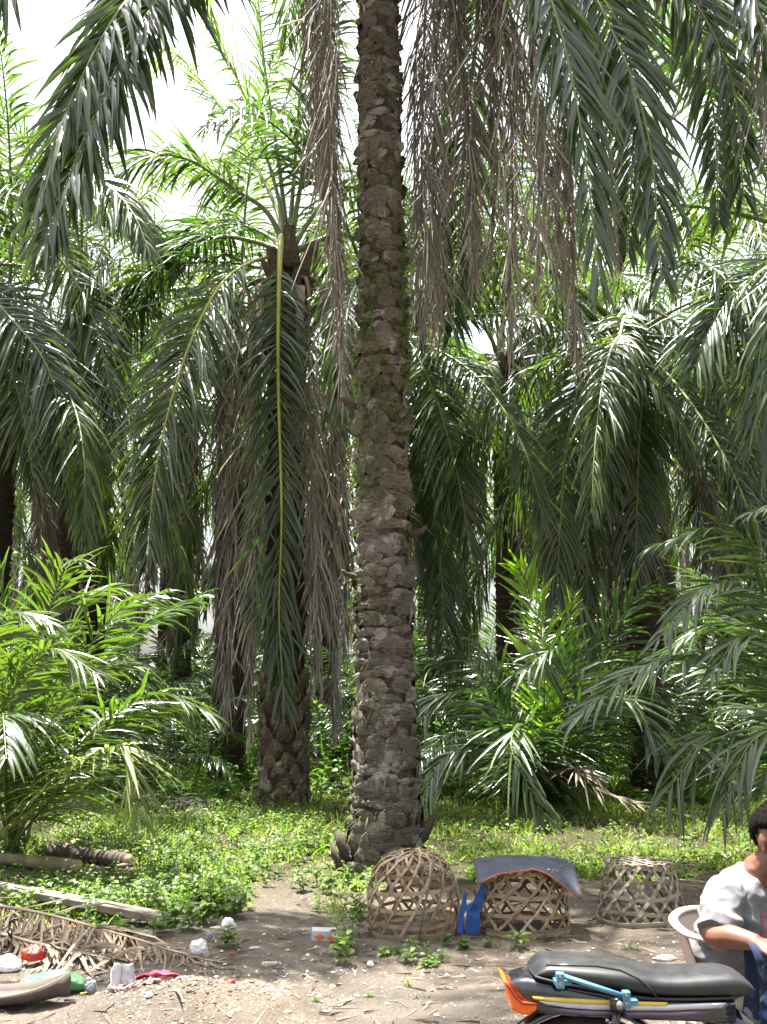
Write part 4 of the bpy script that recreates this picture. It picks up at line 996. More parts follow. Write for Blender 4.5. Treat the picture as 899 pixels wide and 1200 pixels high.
# ------------------------------------------------------------------ timber, logs, fallen frond
def bar_between(name, p, q, w, t, mat, label, cat, z0=0, z1=0):
    p = np.array(p, float); q = np.array(q, float); p[2] += z0; q[2] += z1; d = Vector(q - p); L = d.length
    mb = MB(); rings = []; r = random.Random(4)
    for i in range(15):
        x = L * i / 14; a = r.uniform(-.003, .003)
        rings.append([(x, -w / 2 + a, -t / 2), (x, w / 2 + a, -t / 2 + a), (x, w / 2, t / 2 + a), (x, -w / 2, t / 2)])
    mb.loft(rings); o = mb.build(name, mat, None, smooth=False, bevel=.006); o.location = p; o.rotation_euler = d.to_track_quat('X', 'Z').to_euler()
    return tag(o, label, cat)
bar_between('plank', on(-70, 1062), on(196, 1090), .13, .05, M['grey_wood'], 'long weathered grey plank lying across the weeds', 'plank', .20, .06)
def log(px0, py0, px1, py1, rad, mat, label, z=0, name='log'):
    p = on(px0, py0, rad * .8 + z); q = on(px1, py1, rad * .8); mb = MB()
    C = catmull([p, (p + q) / 2 + np.array([0, 0, .01]), q], 14); k = np.linspace(0, 1, 14)
    mb.tube(C, rad * (1 + .08 * np.sin(k * 9)), 12, cap=False); o = mb.build(name, mat, None); tag(o, label, 'log')
    d = (C[-1] - C[-2]); d /= np.linalg.norm(d); cap = MB(); cap.tube([C[-1] - d * .01, C[-1] + d * .004], [rad * 1.02, rad * .96], 12); cap.build('cut_end', M['log_cut'], o)
    cap = MB(); cap.tube([C[0] + d * .01, C[0] - d * .004], [rad * 1.02, rad * .96], 12); cap.build('cut_end', M['log_cut'], o)
    return o
log(-60, 1012, 92, 1023, .06, M['log_bark'], 'pale green sawn log lying under the young palm')
log(58, 1006, 150, 1016, .07, M['dark_board'], 'dark charred log lying behind the pale sawn log', name='charred_log')
log(60, 1003, 93, 988, .028, M['log_cut'], 'peeled pinkish branch propped up beside the charred log', name='branch')
log(105, 1026, 160, 1014, .02, M['grey_wood'], 'thin grey branch lying in front of the charred log', name='branch')
pf = [on(-160, 1092, .22), on(-60, 1096, .20), on(40, 1104, .17), on(140, 1118, .10), on(195, 1124, .06), on(250, 1129, .02)]
V, F, var, tip, RV, RF = frond_data(np.array(pf), h=(1, -.2, 0), n=150, L=.5, w=.018, pet=.04, drop=2.6, spread=(72, 40), plum=14, rr=.022, seed=77, curl=1.1, lenj=.45, gap=.18)
V[:, 2] = np.maximum(V[:, 2], [gh(a, b) + .006 for a, b in V[:, :2]])
o = mesh_obj('fallen_frond', ribbon_mesh('fallen_frond', V, F, [M['frond_straw']], None, var, tip)); mesh_obj('rachis', ribbon_mesh('rachis', RV, RF, [M['rachis_dead']]), o)
tag(o, 'dry straw coloured palm frond fallen beside the plank', 'palm frond')
for k, (pp, lb) in enumerate([(((-140, 1098), (-40, 1104), (50, 1120), (130, 1134)), 'dry palm frond lying under the red plastic bag'), (((140, 950), (185, 940), (215, 945), (240, 955)), 'heap of reddish dead fronds in the grass near the shaggy palm skirt')]):
    pf = [on(*q, .10 - .02 * i) for i, q in enumerate(pp)]
    V, F, var, tip, RV, RF = frond_data(np.array(pf), h=(1, -.2, 0), n=60, L=.5 + .1 * k, w=.03, pet=.05, drop=1.4, spread=(75, 40), plum=35, rr=.03, seed=80 + k, curl=.8)
    V[:, 2] = np.maximum(V[:, 2], [gh(a, b) + .006 for a, b in V[:, :2]])
    o = mesh_obj('fallen_frond', ribbon_mesh('fallen_frond', V, F, [M['frond_straw' if k == 0 else 'frond_dead']], None, var, tip)); mesh_obj('rachis', ribbon_mesh('rachis', RV, RF, [M['rachis_dead']]), o)
    tag(o, lb, 'palm frond')

# ------------------------------------------------------------------ rubbish
def crumple(name, px, py, size, mat, label, cat='plastic bag', seed=0, dz=0.0, ears=False, amp=.9, rz=0, fine=.5):
    r = random.Random(seed); bm = bmesh.new(); bmesh.ops.create_icosphere(bm, subdivisions=4, radius=1)
    pl = [(Vector((r.gauss(0, 1), r.gauss(0, 1), r.gauss(0, 1))).normalized(), r.uniform(.62, 1.0)) for _ in range(34)]
    for v in bm.verts:
        d = v.co.normalized(); n1 = noise.noise(d * 1.3 + Vector((seed * 3.1, 0, 0))); n2 = 1 - 2 * abs(noise.noise(d * 2.8 + Vector((0, seed * 2.7, 0)))); n3 = 1 - 2 * abs(noise.noise(d * 6.5 + Vector((0, 0, seed))))
        q = min([1.15] + [c_ / max(.05, d.dot(n_)) for n_, c_ in pl if d.dot(n_) > .3]) + amp * n1 * .3 + fine * .35 * n2 + fine * .3 * n3 + .4 * .12 * (1 - 2 * abs(noise.noise(d * 13 + Vector((seed, 1, 0)))))
        if ears:
            for e in ((.5, .2, .85), (-.45, -.1, .9)):
                k = max(0, d.dot(Vector(e).normalized()) - .86) / .14; q += .55 * k
        q *= .92; v.co = Vector((d.x * q * size[0], d.y * q * size[1], max(-.55, d.z * q) * size[2]))
    me = bpy.data.meshes.new(name); bm.to_mesh(me); bm.free(); me.materials.append(mat); me.polygons.foreach_set('use_smooth', [True] * len(me.polygons))
    o = mesh_obj(name, me, None, tuple(on(px, py, size[2] * .5 + dz)), (0, 0, rz)); return tag(o, label, cat)
crumple('plastic_bag', 235, 1120, (.055, .05, .06), M['white_plastic'], 'white plastic bag crumpled on the dirt below the weeds', seed=1)
crumple('plastic_bag', 268, 1090, (.05, .045, .055), M['white_plastic'], 'white plastic bag caught among the broad leaved weeds', seed=2)
crumple('plastic_bag', 247, 1104, (.033, .03, .04), M['grey_plastic'], 'small grey plastic bag between the two white bags', seed=3)
crumple('plastic_bag', 5, 1138, (.10, .06, .055), M['white_plastic'], 'white crumpled plastic bag beside the red bag', seed=4)
crumple('plastic_bag', 37, 1133, (.066, .05, .055), M['red_plastic'], 'crumpled red plastic bag on the dry frond', seed=5, dz=.03)
crumple('plastic_sack', 62, 1163, (.23, .09, .062), M['green_plastic'], 'long green plastic sack lying behind the dark palm sheath', 'sack', seed=6, ears=False, amp=.3, dz=.02, fine=.12)
crumple('plastic_bag', 106, 1166, (.03, .035, .045), M['grey_plastic'], 'grey knotted plastic end at the tip of the green sack', seed=7)
crumple('plastic_scrap', 270, 1183, (.026, .02, .014), M['red_plastic'], 'small bright red plastic scrap beside the ash mound', 'scrap', seed=8, ears=False)
crumple('plastic_scrap', 274, 1118, (.016, .014, .014), M['red_plastic'], 'tiny red scrap lying near the white bags', 'scrap', seed=9, ears=False)
crumple('plastic_scrap', 88, 1100, (.05, .03, .015), M['orange'], 'orange scrap lying on the fallen dry frond', 'scrap', seed=10, ears=False, dz=.06)
crumple('plastic_scrap', 174, 1197, (.018, .015, .015), M['white_plastic'], 'white pebble sized scrap at the foot of the mound', 'scrap', seed=11, ears=False)
crumple('plastic_scrap', 434, 1132, (.022, .018, .018), M['white_plastic'], 'small white scrap in front of the round basket weeds', 'scrap', seed=12, ears=False)
crumple('paper_scrap', 318, 1128, (.06, .03, .012), M['ash'], 'flat pale grey paper scrap on the trodden path', 'scrap', seed=13, ears=False)
crumple('paper_scrap', 300, 1112, (.05, .03, .014), M['grey_plastic'], 'crushed grey wrapper where the path starts', 'scrap', seed=14, ears=False)
crumple('paper_scrap', 782, 1128, (.06, .035, .02), M['white_plastic'], 'crumpled white paper on sunlit ground behind the motorcycle seat', 'scrap', seed=15, ears=False)
for k, (px, py, rz) in enumerate([(101, 1168, .1), (288, 1159, .5)]):
    mb = MB(); mb.tube([(-.03, 0, 0), (0, .004, .003), (.03, 0, .001)], [.005, .006, .005], 6, flat=.5); o = mb.build('plastic_strip', M['yellow'], None, loc=tuple(on(px, py, .008)), rot=(0, 0, rz))
    tag(o, ['short yellow plastic strip beside the green sack', 'thin yellow plastic strip on the dirt above the red scrap'][k], 'strip')
# drink carton
cp = on(381, 1101, .038); mb = MB(); mb.box((0, 0, 0), (.17, .07, .07)); ct = mb.build('carton', M['white_plastic'], None, smooth=False, loc=tuple(cp), rot=(R(8), R(3), R(6)), bevel=.004); tag(ct, 'crushed white food carton with orange print lying on the dirt', 'carton')
for x, z, sx, sz in ((-.035, -.008, .06, .036), (.04, -.012, .055, .03)):
    mb = MB(); rings = [[(x + sx * .5 * math.cos(a) * (1 + .25 * math.sin(3 * a)), -.0362, z + sz * .5 * math.sin(a) * (1 + .2 * math.cos(4 * a))) for a in np.linspace(0, 2 * math.pi, 14, endpoint=False)]]
    mb.add(rings[0], [tuple(range(14))]); mb.build('printed_patch', M['orange'], ct, smooth=False)
# torn cardboard box with dark opening
cb = on(141, 1168, .055); root = empty('cardboard_box', tuple(cb), .3); tag(root, 'torn white cardboard box standing open on the ash mound', 'box'); root.rotation_euler = (R(-8), R(8), R(20))
for k, (rot_, w_, h_) in enumerate([((R(8), R(-14), R(-38)), .085, .13), ((R(-6), R(10), R(40)), .075, .14), ((R(75), R(4), R(5)), .09, .06)]):
    bm = bmesh.new(); bmesh.ops.create_grid(bm, x_segments=10, y_segments=10, size=.5); mt_ = Matrix.Rotation(rot_[2], 4, 'Z') @ Matrix.Rotation(rot_[1], 4, 'Y') @ Matrix.Rotation(rot_[0], 4, 'X')
    for v in bm.verts:
        x, z = v.co.x * w_ * (1 + .25 * noise.noise((v.co.y * 4, k * 3, 1))), v.co.y * h_ * (1 + .2 * noise.noise((v.co.x * 4, k * 5, 2))); y = .014 * noise.noise((x * 22, z * 22, k * 7)) + .004 * noise.noise((x * 70, z * 70, k))
        v.co = mt_ @ Vector((x + w_ * .5 * (1 if k == 0 else -1 if k == 1 else 0), y, z)) + Vector((0, .03 if k < 2 else -.01, -.045 if k == 2 else 0))
    me = bpy.data.meshes.new('panel'); bm.to_mesh(me); bm.free(); me.materials.append(M['white_plastic']); me.materials.append(M['black_plastic']); me.polygons.foreach_set('use_smooth', [True] * len(me.polygons))
    o = mesh_obj('panel', me, root); m_ = o.modifiers.new('t', 'SOLIDIFY'); m_.thickness = .003; m_.offset = 0; m_.material_offset = 1 if k == 0 else 0
# pink rag with frayed strings on the mound
pr = on(182, 1160, .05); bm = bmesh.new(); bmesh.ops.create_grid(bm, x_segments=22, y_segments=16, size=1)
for v in bm.verts:
    x, y = v.co.x * .13, v.co.y * .07; ww = (pr[0] + x, pr[1] + y)
    v.co = (x * (1 - .3 * y / .07), y, gh(*ww) - pr[2] + .03 + .03 * (1 - v.co.x ** 2) + .018 * noise.noise((x * 26, y * 26, 2)))
me = bpy.data.meshes.new('rag'); bm.to_mesh(me); bm.free(); me.materials.append(M['pink_cloth']); me.polygons.foreach_set('use_smooth', [True] * len(me.polygons))
rag = mesh_obj('rag', me, None, tuple(pr)); sm = rag.modifiers.new('t', 'SOLIDIFY'); sm.thickness = .004; tag(rag, 'bright pink rag with frayed pale strings on the ash mound', 'rag')
r = random.Random(8)
for i in range(26):
    x0, y0 = r.uniform(-.12, .1), r.uniform(-.06, .0); a = r.uniform(-2.7, -.6) ; L = r.uniform(.09, .22); pts = []
    for k in range(6):
        t = k / 5; x = x0 + L * t * math.cos(a) + .015 * math.sin(k * 2 + i); y = y0 + L * t * math.sin(a) * .8; pts.append((x, y, gh(pr[0] + x, pr[1] + y) - pr[2] + .012 + .025 * (1 - t) + .01 * math.sin(k * 1.7 + i)))
    mb = MB(); mb.tube(pts, [.006, .006, .005, .005, .004, .003], 5); mb.build('string', M['pink_pale'], rag)
# dark palm sheath (boat-shaped) at the picture's lower left
ps = on(22, 1178); root_m = MB(); rings = []
for i in range(17):
    u = i / 16 * 2 - 1; wv_ = .11 * (1 - abs(u) ** 3) + .015; hh = .06 * (1 - .1 * u * u) + .05 * max(0, u) ** 2
    ring = []
    for j in range(9):
        an = math.pi * j / 8; ring.append((u * .38, -wv_ * math.cos(an), hh + .03 * abs(u) ** 3 - hh * math.sin(an) ** .7))
    rings.append(ring)
root_m.loft(rings, closed=False); o = root_m.build('palm_sheath', M['dark_wood'], None, loc=(ps[0] - .12, ps[1] - .03, ps[2] + .01), rot=(0, R(-2), R(2)))
sm = o.modifiers.new('t', 'SOLIDIFY'); sm.thickness = .012; tag(o, 'dark boat shaped palm sheath lying in front of the green sack', 'palm sheath')

# ------------------------------------------------------------------ motorcycle, only its tail and seat reach into the picture
YM = 3.2
bike = empty('motorcycle', (at(690, 1180, YM)[0], YM, gh(at(690, 1180, YM)[0], YM))); BX, BZ = bike.location.x, bike.location.z
tag(bike, 'black motorcycle with long padded seat and orange tail lamp', 'motorcycle')
def bp(px, py, Y=YM): p = at(px, py, Y); return p[0] - BX, p[2] - BZ
# paints
mt, nt, b_, o_ = new_mat('seat_vinyl'); nt.links.new(mixc(nt, (.009, .0095, .0115), (.028, .026, .024), ramp(nt, texnoise(nt, 7, 8, .75), [(.45, 0.0), (.85, .6)])), b_.inputs['Base Color']); nt.links.new(ramp(nt, texnoise(nt, 11, 6, .7), [(.3, .34), (.7, .62)]), b_.inputs['Roughness']); b_.inputs['Specular IOR Level'].default_value = .55
bump(nt, b_, texnoise(nt, 260, 2), .18, .002); M['seat'] = mt
mt, nt, b_, o_ = new_mat('black_paint'); b_.inputs['Roughness'].default_value = .16; b_.inputs['Coat Weight'].default_value = .6
nt.links.new(mixc(nt, (.008, .009, .014), (.03, .03, .035), ramp(nt, texnoise(nt, 25, 5), [(.5, 0.0), (.8, 1.0)])), b_.inputs['Base Color']); M['bike_black'] = mt
M['bike_yellow'] = simple('yellow_paint', (.65, .50, .07), .3, (.55, .42, .06), 20)
M['bike_silver'] = simple('silver_paint', (.50, .51, .55), .3, (.36, .37, .42), 14)
M['bike_violet'] = simple('violet_paint', (.12, .09, .15), .3, (.08, .06, .11), 14)
M['bike_blue'] = simple('light_blue_paint', (.07, .20, .30), .4, (.045, .13, .21), 30, .2)
M['rubber'] = simple('rubber', (.015, .015, .016), .8, (.025, .025, .025), 30)
M['steel'] = simple('steel', (.45, .45, .46), .32, (.30, .30, .31), 18, metal=1.0)
M['lamp_orange'] = simple('orange_lens', (.80, .17, .02), .22, (.62, .10, .012), 9)
# seat: stations px, top row, bottom row (photo), half width
ST = [(619, 1136, 1143, .075), (627, 1125, 1146, .095), (636, 1118, 1149, .105), (652, 1118.5, 1153, .112), (680, 1120, 1158, .118), (705, 1121.5, 1163, .12), (724, 1124, 1167, .118), (742, 1128.5, 1170, .113), (760, 1132, 1172, .108), (785, 1133, 1173, .105), (815, 1131.5, 1173, .10), (845, 1130.5, 1172, .092), (860, 1135, 1171, .082), (870, 1144, 1168, .070), (877, 1154, 1163, .05)]
rings = []
for px, yt, yb, hw in ST:
    x, zt = bp(px, yt, YM + .02); _, zb = bp(px, yb, YM - hw); ring = []
    for k in range(20):
        an = 2 * math.pi * k / 20 - math.pi / 2; c, s = math.cos(an), math.sin(an)
        y = hw * (abs(c) ** .55) * (1 if c >= 0 else -1); zz = (zt + zb) / 2 + (zt - zb) / 2 * (abs(s) ** .6) * (1 if s >= 0 else -1)
        y *= 1 - .14 * max(0, s) ** 2; ring.append((x, y, zz))
    rings.append(ring)
R2 = [np.array(r_) for r_ in rings]; fine = []
for i in range(len(R2) - 1):
    for t in (0, .5):
        fine.append(R2[i] * (1 - t) + R2[i + 1] * t)
fine.append(R2[-1]); mb = MB(); mb.loft([list(map(tuple, f_)) for f_ in fine])
seat = mb.build('seat', M['seat'], bike); sb = seat.modifiers.new('s', 'SUBSURF'); sb.levels = 1; sb.render_levels = 1
# piping: seam where the pillion pad meets the rider's pad
pp = [(640, 1131, .113), (668, 1131, .118), (700, 1132, .1225), (727, 1137, .121), (748, 1147, .116), (762, 1158, .112), (770, 1169, .110)]
mb = MB(); mb.tube([(bp(px, py, YM - hw)[0], -hw - .001, bp(px, py, YM - hw)[1]) for px, py, hw in pp], .0035, 6); mb.build('seam', M['black_plastic'], seat)
mb = MB(); mb.tube([(bp(px, yb - 2, YM - hw)[0], -hw * .97, bp(px, yb - 1.5, YM - hw)[1]) for px, yt, yb, hw in ST[1:-1]], .004, 6); mb.build('trim', M['rubber'], seat)
# tail cowl
CT = [(597, 1152, 1160, .045), (604, 1148, 1176, .065), (618, 1146, 1188, .078), (640, 1149, 1193, .09), (680, 1156, 1196, .10), (730, 1166, 1198, .105), (780, 1171, 1200, .105), (830, 1172, 1202, .10), (862, 1171, 1203, .095)]
def cowl_at(px, q):
    xs = [c[0] for c in CT]; return float(np.interp(px, xs, [c[q] for c in CT]))
rings = []
for px, yt, yb, hw in CT:
    x, zt = bp(px, yt, YM - hw); _, zb = bp(px, yb, YM - hw); ring = []
    for k in range(16):
        an = 2 * math.pi * k / 16 - math.pi / 2; c, s = math.cos(an), math.sin(an)
        ring.append((x, hw * (abs(c) ** .4) * (1 if c >= 0 else -1), (zt + zb) / 2 + (zt - zb) / 2 * (abs(s) ** .5) * (1 if s >= 0 else -1)))
    rings.append(ring)
mb = MB(); mb.loft(rings); mb.build('tail_cowl', M['bike_black'], bike)
def side_stripe(name, pts_top, pts_bot, mat, off=.0025):
    for sgn in (-1, 1):
        mb = MB(); rr = []
        for (a, b), (c, d) in zip(pts_top, pts_bot):
            h1, h2 = cowl_at(a, 3) + off, cowl_at(c, 3) + off
            xa, za = bp(a, b, YM - h1); xc, zc = bp(c, d, YM - h2); rr.append([(xa, sgn * h1, za), (xc, sgn * h2, zc), (xc, sgn * (h2 - .006), zc), (xa, sgn * (h1 - .006), za)])
        mb.loft(rr); mb.build(name, mat, bike)
side_stripe('stripe', [(624, 1168), (660, 1169.5), (700, 1171.5), (740, 1173.5), (782, 1175)], [(626, 1171), (660, 1175), (700, 1177), (740, 1178), (782, 1179)], M['bike_yellow'])
side_stripe('stripe', [(632, 1173), (660, 1175.4), (700, 1177.4), (740, 1178.4), (782, 1178), (830, 1176), (852, 1175.5)], [(640, 1177), (665, 1181), (700, 1183.5), (740, 1184), (782, 1184), (830, 1182), (846, 1181)], M['bike_silver'], .002)
side_stripe('stripe', [(645, 1181), (680, 1184), (720, 1186), (780, 1187), (835, 1185)], [(655, 1187), (690, 1190), (720, 1191), (780, 1191), (830, 1190)], M['bike_violet'], .0015)
# tail lamp lens wrapping the tail
out = [(590.5, 1150), (596, 1154), (603, 1166), (612, 1174), (631, 1175), (629, 1184), (622, 1189), (611, 1189), (599, 1183), (600, 1175), (594, 1162)]
mb = MB(); rr = []
for s, q in ((-1, .86), (-.95, 1.0), (0, 1.0), (.95, 1.0), (1, .86)):
    cxp, cyp = 610, 1172; rr.append([(bp(cxp + (a - cxp) * q, cyp + (b - cyp) * q, YM - .08)[0], s * (.084), bp(cxp + (a - cxp) * q, cyp + (b - cyp) * q, YM - .08)[1]) for a, b in out])
mb.loft(rr); mb.build('tail_lamp', M['lamp_orange'], bike, smooth=False, bevel=.003)
M['lamp_red'] = simple('red_lens', (.28, .02, .012), .2, (.2, .015, .01), 9)
mb = MB(); mb.tube([(bp(a, b, YM - .087)[0], -.087, bp(a, b, YM - .087)[1]) for a, b in ((592, 1151), (597, 1157), (604, 1168), (613, 1176), (630, 1177))], [.003, .004, .004, .004, .003], 6); mb.build('lamp_rim', M['lamp_red'], bike)
# light blue grab rail: two brackets and a bar on each side
for sgn in (-1, 1):
    y = sgn * .145; gr = MB()
    xa, za = bp(660, 1144, YM - .145); xb, zb = bp(733, 1168, YM - .145); gr.tube([(xa, y, za), (xb, y, zb)], .0075, 8)
    g = gr.build('grab_rail', M['bike_blue'], bike) if sgn < 0 else None
    for (a0, a1, b0, b1) in () if sgn > 0 else ((651.5, 661.5, 1139.5, 1158), (729, 739, 1161, 1181)):
        x0, z1 = bp(a0, b0, YM - .145); x1, z0 = bp(a1, b1, YM - .145); mb = MB(); mb.box(((x0 + x1) / 2, y, (z0 + z1) / 2), (x1 - x0, .024, z1 - z0)); mb.build('bracket', M['bike_blue'], g, smooth=False, bevel=.003)
        mb = MB(); mb.box(((x0 + x1) / 2 + .01, sgn * .117, z0 + .012), (.05, .045, .014)); mb.build('mount', M['bike_blue'], g, smooth=False, bevel=.002)
    if sgn < 0:
        for a_, b_3 in ((656.5, 1144), (656.5, 1153), (734, 1166), (734, 1176)):
            xx, zz = bp(a_, b_3, YM - .158); mb = MB(); mb.tube([(xx, -.156, zz), (xx, -.1605, zz)], .0055, 6, ref=(1, 0, 0)); mb.build('bolt', M['steel'], g, smooth=False)
    # shock absorber
    xs_, zs_ = bp(724, 1175, YM - .13); sh_ = MB(); ax = np.array([xs_ - .055, sgn * .125, .30 - BZ]); tp = np.array([xs_, sgn * .128, zs_])
    sh_.tube([ax, tp], .013, 8); s_o = sh_.build('shock_absorber', M['black_plastic'], bike)
    mb = MB(); mb.tube([tp + np.array([0, 0, .012]), tp - np.array([0, 0, .02])], .022, 10); mb.build('cap', M['black_plastic'], s_o)
    mb = MB(); mb.tube([tp + np.array([0, sgn * .02, 0]), tp + np.array([0, sgn * .034, 0])], .012, 8, ref=(1, 0, 0)); mb.build('bolt', M['steel'], s_o)
    k = np.linspace(0, 1, 140); d = ax - tp; hel = [tp + d * (.1 + .72 * t) + .026 * np.array([math.cos(t * 60), math.sin(t * 60), 0]) for t in k]
    mb = MB(); mb.tube(hel, .0055, 6); mb.build('spring', M['rubber'], s_o)
# wheels and the rest of the machine below and beyond the frame
def wheel(x, name):
    mb = MB(); z0 = .29; n = 40
    rings = [[(x + (.255 + .035 * math.cos(a)) * math.cos(t), .038 * math.sin(a), z0 + (.255 + .035 * math.cos(a)) * math.sin(t)) for a in np.linspace(0, 2 * math.pi, 10, endpoint=False)] for t in np.linspace(0, 2 * math.pi, n + 1)]
    mb.loft(rings, cap=False); w = mb.build(name, M['rubber'], bike)
    mb = MB(); mb.loft([[(x + q * math.cos(t), yy, z0 + q * math.sin(t)) for q, yy in ((.228, -.022), (.222, 0), (.228, .022), (.212, .0))] for t in np.linspace(0, 2 * math.pi, n + 1)], cap=False); mb.build('rim', M['steel'], w)
    mb = MB(); mb.tube([(x, -.05, z0), (x, .05, z0)], .045, 14, ref=(1, 0, 0)); mb.build('hub', M['steel'], w)
    for i in range(12):
        t = i * math.pi / 6; mb = MB(); mb.tube([(x + .04 * math.cos(t), .015, z0 + .04 * math.sin(t)), (x + .222 * math.cos(t + .25), 0, z0 + .222 * math.sin(t + .25))], .0025, 5); mb.build('spoke', M['steel'], w)
wheel(-.02, 'rear_wheel'); wheel(1.20, 'front_wheel')
mb = MB()
mb.loft([[(-.02 + q * math.cos(t), yy, .29 + q * math.sin(t)) for q, yy in ((.31, -.055), (.325, 0), (.31, .055), (.305, 0))] for t in np.linspace(R(40), R(185), 18)], cap=True); mb.build('rear_mudguard', M['bike_black'], bike)
mb = MB(); mb.loft([[(1.20 + q * math.cos(t), yy, .29 + q * math.sin(t)) for q, yy in ((.31, -.055), (.325, 0), (.31, .055), (.305, 0))] for t in np.linspace(R(20), R(165), 18)], cap=True); mb.build('front_mudguard', M['bike_black'], bike)
mb = MB(); mb.tube([(.33, 0, .62), (.50, 0, .48), (.72, 0, .46), (.90, 0, .66), (.985, 0, .90)], [.05, .055, .055, .05, .045], 10); mb.build('frame', M['bike_black'], bike)
mb = MB(); mb.tube([(-.02, -.09, .30), (.25, -.10, .36), (.40, -.07, .40)], .022, 8); mb.tube([(-.02, .09, .30), (.25, .10, .36), (.40, .07, .40)], .022, 8); mb.build('swing_arm', M['bike_black'], bike)
mb = MB(); mb.box((.50, 0, .31), (.34, .22, .17)); mb.tube([(.62, 0, .33), (.80, 0, .36)], .075, 12); mb.build('engine', M['steel'], bike, smooth=False, bevel=.015)
mb = MB(); mb.tube([(.70, -.11, .30), (.55, -.14, .20), (.20, -.15, .22), (-.30, -.15, .28)], [.018, .02, .04, .045], 10); mb.build('exhaust', M['steel'], bike)
for s in (-1, 1):
    mb = MB(); mb.tube([(1.20, s * .065, .29), (1.02, s * .065, .80)], .018, 8); mb.build('fork_leg', M['steel'], bike)
    mb = MB(); mb.loft([[(.84 + q * .12 + .02 * math.cos(t), s * (.06 + .15 * t / 3.1), .38 + q * .45) for t in np.linspace(0, 3.1, 7)] for q in np.linspace(0, 1, 8)], closed=False)
    o = mb.build('leg_shield', M['bike_black'], bike); m_ = o.modifiers.new('t', 'SOLIDIFY'); m_.thickness = .006
    mb = MB(); mb.tube([(.55, s * .1, .25), (.55, s * .27, .25)], .014, 8, ref=(1, 0, 0)); mb.build('foot_peg', M['rubber'], bike)
hb = MB(); hb.tube([(.93, -.33, 1.0), (.97, -.15, 1.0), (.98, 0, .96), (.97, .15, 1.0), (.93, .33, 1.0)], .012, 8); h_ = hb.build('handlebar', M['steel'], bike)
for s in (-1, 1):
    mb = MB(); mb.tube([(.93, s * .33, 1.0), (.905, s * .44, .995)], .018, 8); mb.build('grip', M['rubber'], h_)
mb = MB(); mb.ell((1.03, 0, .95), (.10, .10, .09), 14); mb.build('headlamp_cowl', M['bike_black'], bike)
mb = MB(); mb.ell((1.10, 0, .95), (.045, .07, .06), 12); mb.build('headlamp', M['bike_silver'], bike)
mb = MB(); mb.tube([(.42, -.10, .22), (.34, -.24, .01)], .011, 8); mb.build('side_stand', M['steel'], bike)

# ------------------------------------------------------------------ plastic armchair, seated man, cloth
FA = R(-40); fv = np.array([math.cos(FA), math.sin(FA), 0]); lv = np.array([-math.sin(FA), math.cos(FA), 0]); CC = np.array([1.325, 3.95, 0])
gz = gh(CC[0], CC[1])
M['chair'] = simple('pink_white_plastic', (.46, .35, .31), .42, (.38, .28, .25), 5, spec=.5)
chair = empty('armchair', (CC[0], CC[1], gz), FA); tag(chair, 'pale pink moulded plastic armchair under the seated man', 'chair')
rim = catmull([(.15, -.232, .60), (.115, -.235, .652), (0, -.238, .66), (-.10, -.225, .668), (-.19, -.14, .69), (-.215, 0, .70), (-.19, .14, .69), (-.10, .225, .668), (0, .238, .66), (.115, .235, .652), (.15, .232, .60)], 50)
mb = MB(); mb.tube(rim, .019, 8, flat=.55); mb.build('rim', M['chair'], chair)
mb = MB(); rr = []
for k in range(15, 35):
    p = rim[k]; x, y = p[0], p[1]; low = .55
    rr.append([(x * (1 - .10 * t) + .02 * t, y * (1 - .08 * t), p[2] - .012 + (low - p[2]) * t) for t in np.linspace(0, 1, 7)])
mb.loft(rr, closed=False); o = mb.build('backrest', M['chair'], chair); m_ = o.modifiers.new('t', 'SOLIDIFY'); m_.thickness = .006
mb = MB(); rr = []
for z, q in ((.345, .96), (.36, 1.0), (.372, .97), (.364, .55)):
    rr.append([(.02 + .215 * q * (abs(math.cos(a)) ** .5) * np.sign(math.cos(a)), .215 * q * (abs(math.sin(a)) ** .5) * np.sign(math.sin(a)), z) for a in np.linspace(0, 2 * math.pi, 24, endpoint=False)])
mb.loft(rr); mb.build('seat', M['chair'], chair)
for sx, sy in ((1, -1), (1, 1), (-1, -1), (-1, 1)):
    top = (.15, sy * .232, .61) if sx > 0 else (-.15, sy * .17, .37); bot = (.215, sy * .25, .0) if sx > 0 else (-.24, sy * .22, .0)
    mb = MB(); C = [np.array(top) * (1 - t) + np.array(bot) * t for t in np.linspace(0, 1, 6)]; mb.tube(C, [.030, .029, .028, .027, .026, .026], 8, flat=.55); mb.build('leg', M['chair'], chair)

dg = bpy.context.evaluated_depsgraph_get
def solid(mb, name, mat, voxel, smooth=6, parent=None, fold=None, loc=(0, 0, 0)):
    """fuse overlapping shapes into one continuous skin"""
    o = mb.build(name + '_raw', mat)
    m1 = o.modifiers.new('r', 'REMESH'); m1.mode = 'VOXEL'; m1.voxel_size = voxel; m1.use_smooth_shade = True
    m2 = o.modifiers.new('s', 'SMOOTH'); m2.iterations = smooth; m2.factor = .5
    me = bpy.data.meshes.new_from_object(o.evaluated_get(dg())); bpy.data.objects.remove(o)
    if fold:
        ns = [v.normal.copy() for v in me.vertices]; cs_ = [v.co.copy() for v in me.vertices]
        me.vertices.foreach_set('co', [q for c_, n_ in zip(cs_, ns) for q in c_ + fold(c_, n_)])
    if not me.materials: me.materials.append(mat)
    me.materials[0] = mat
    me.polygons.foreach_set('use_smooth', [True] * len(me.polygons)); me.name = name
    return mesh_obj(name, me, parent)
def limb(mb, pts, rad, n=12):
    C = catmull(pts, 6 * (len(pts) - 1) + 1); t = np.linspace(0, len(pts) - 1, len(C)); mb.tube(C, np.interp(t, range(len(pts)), rad), n)
    mb.ell(pts[0], (rad[0],) * 3, 10); mb.ell(pts[-1], (rad[-1],) * 3, 10)
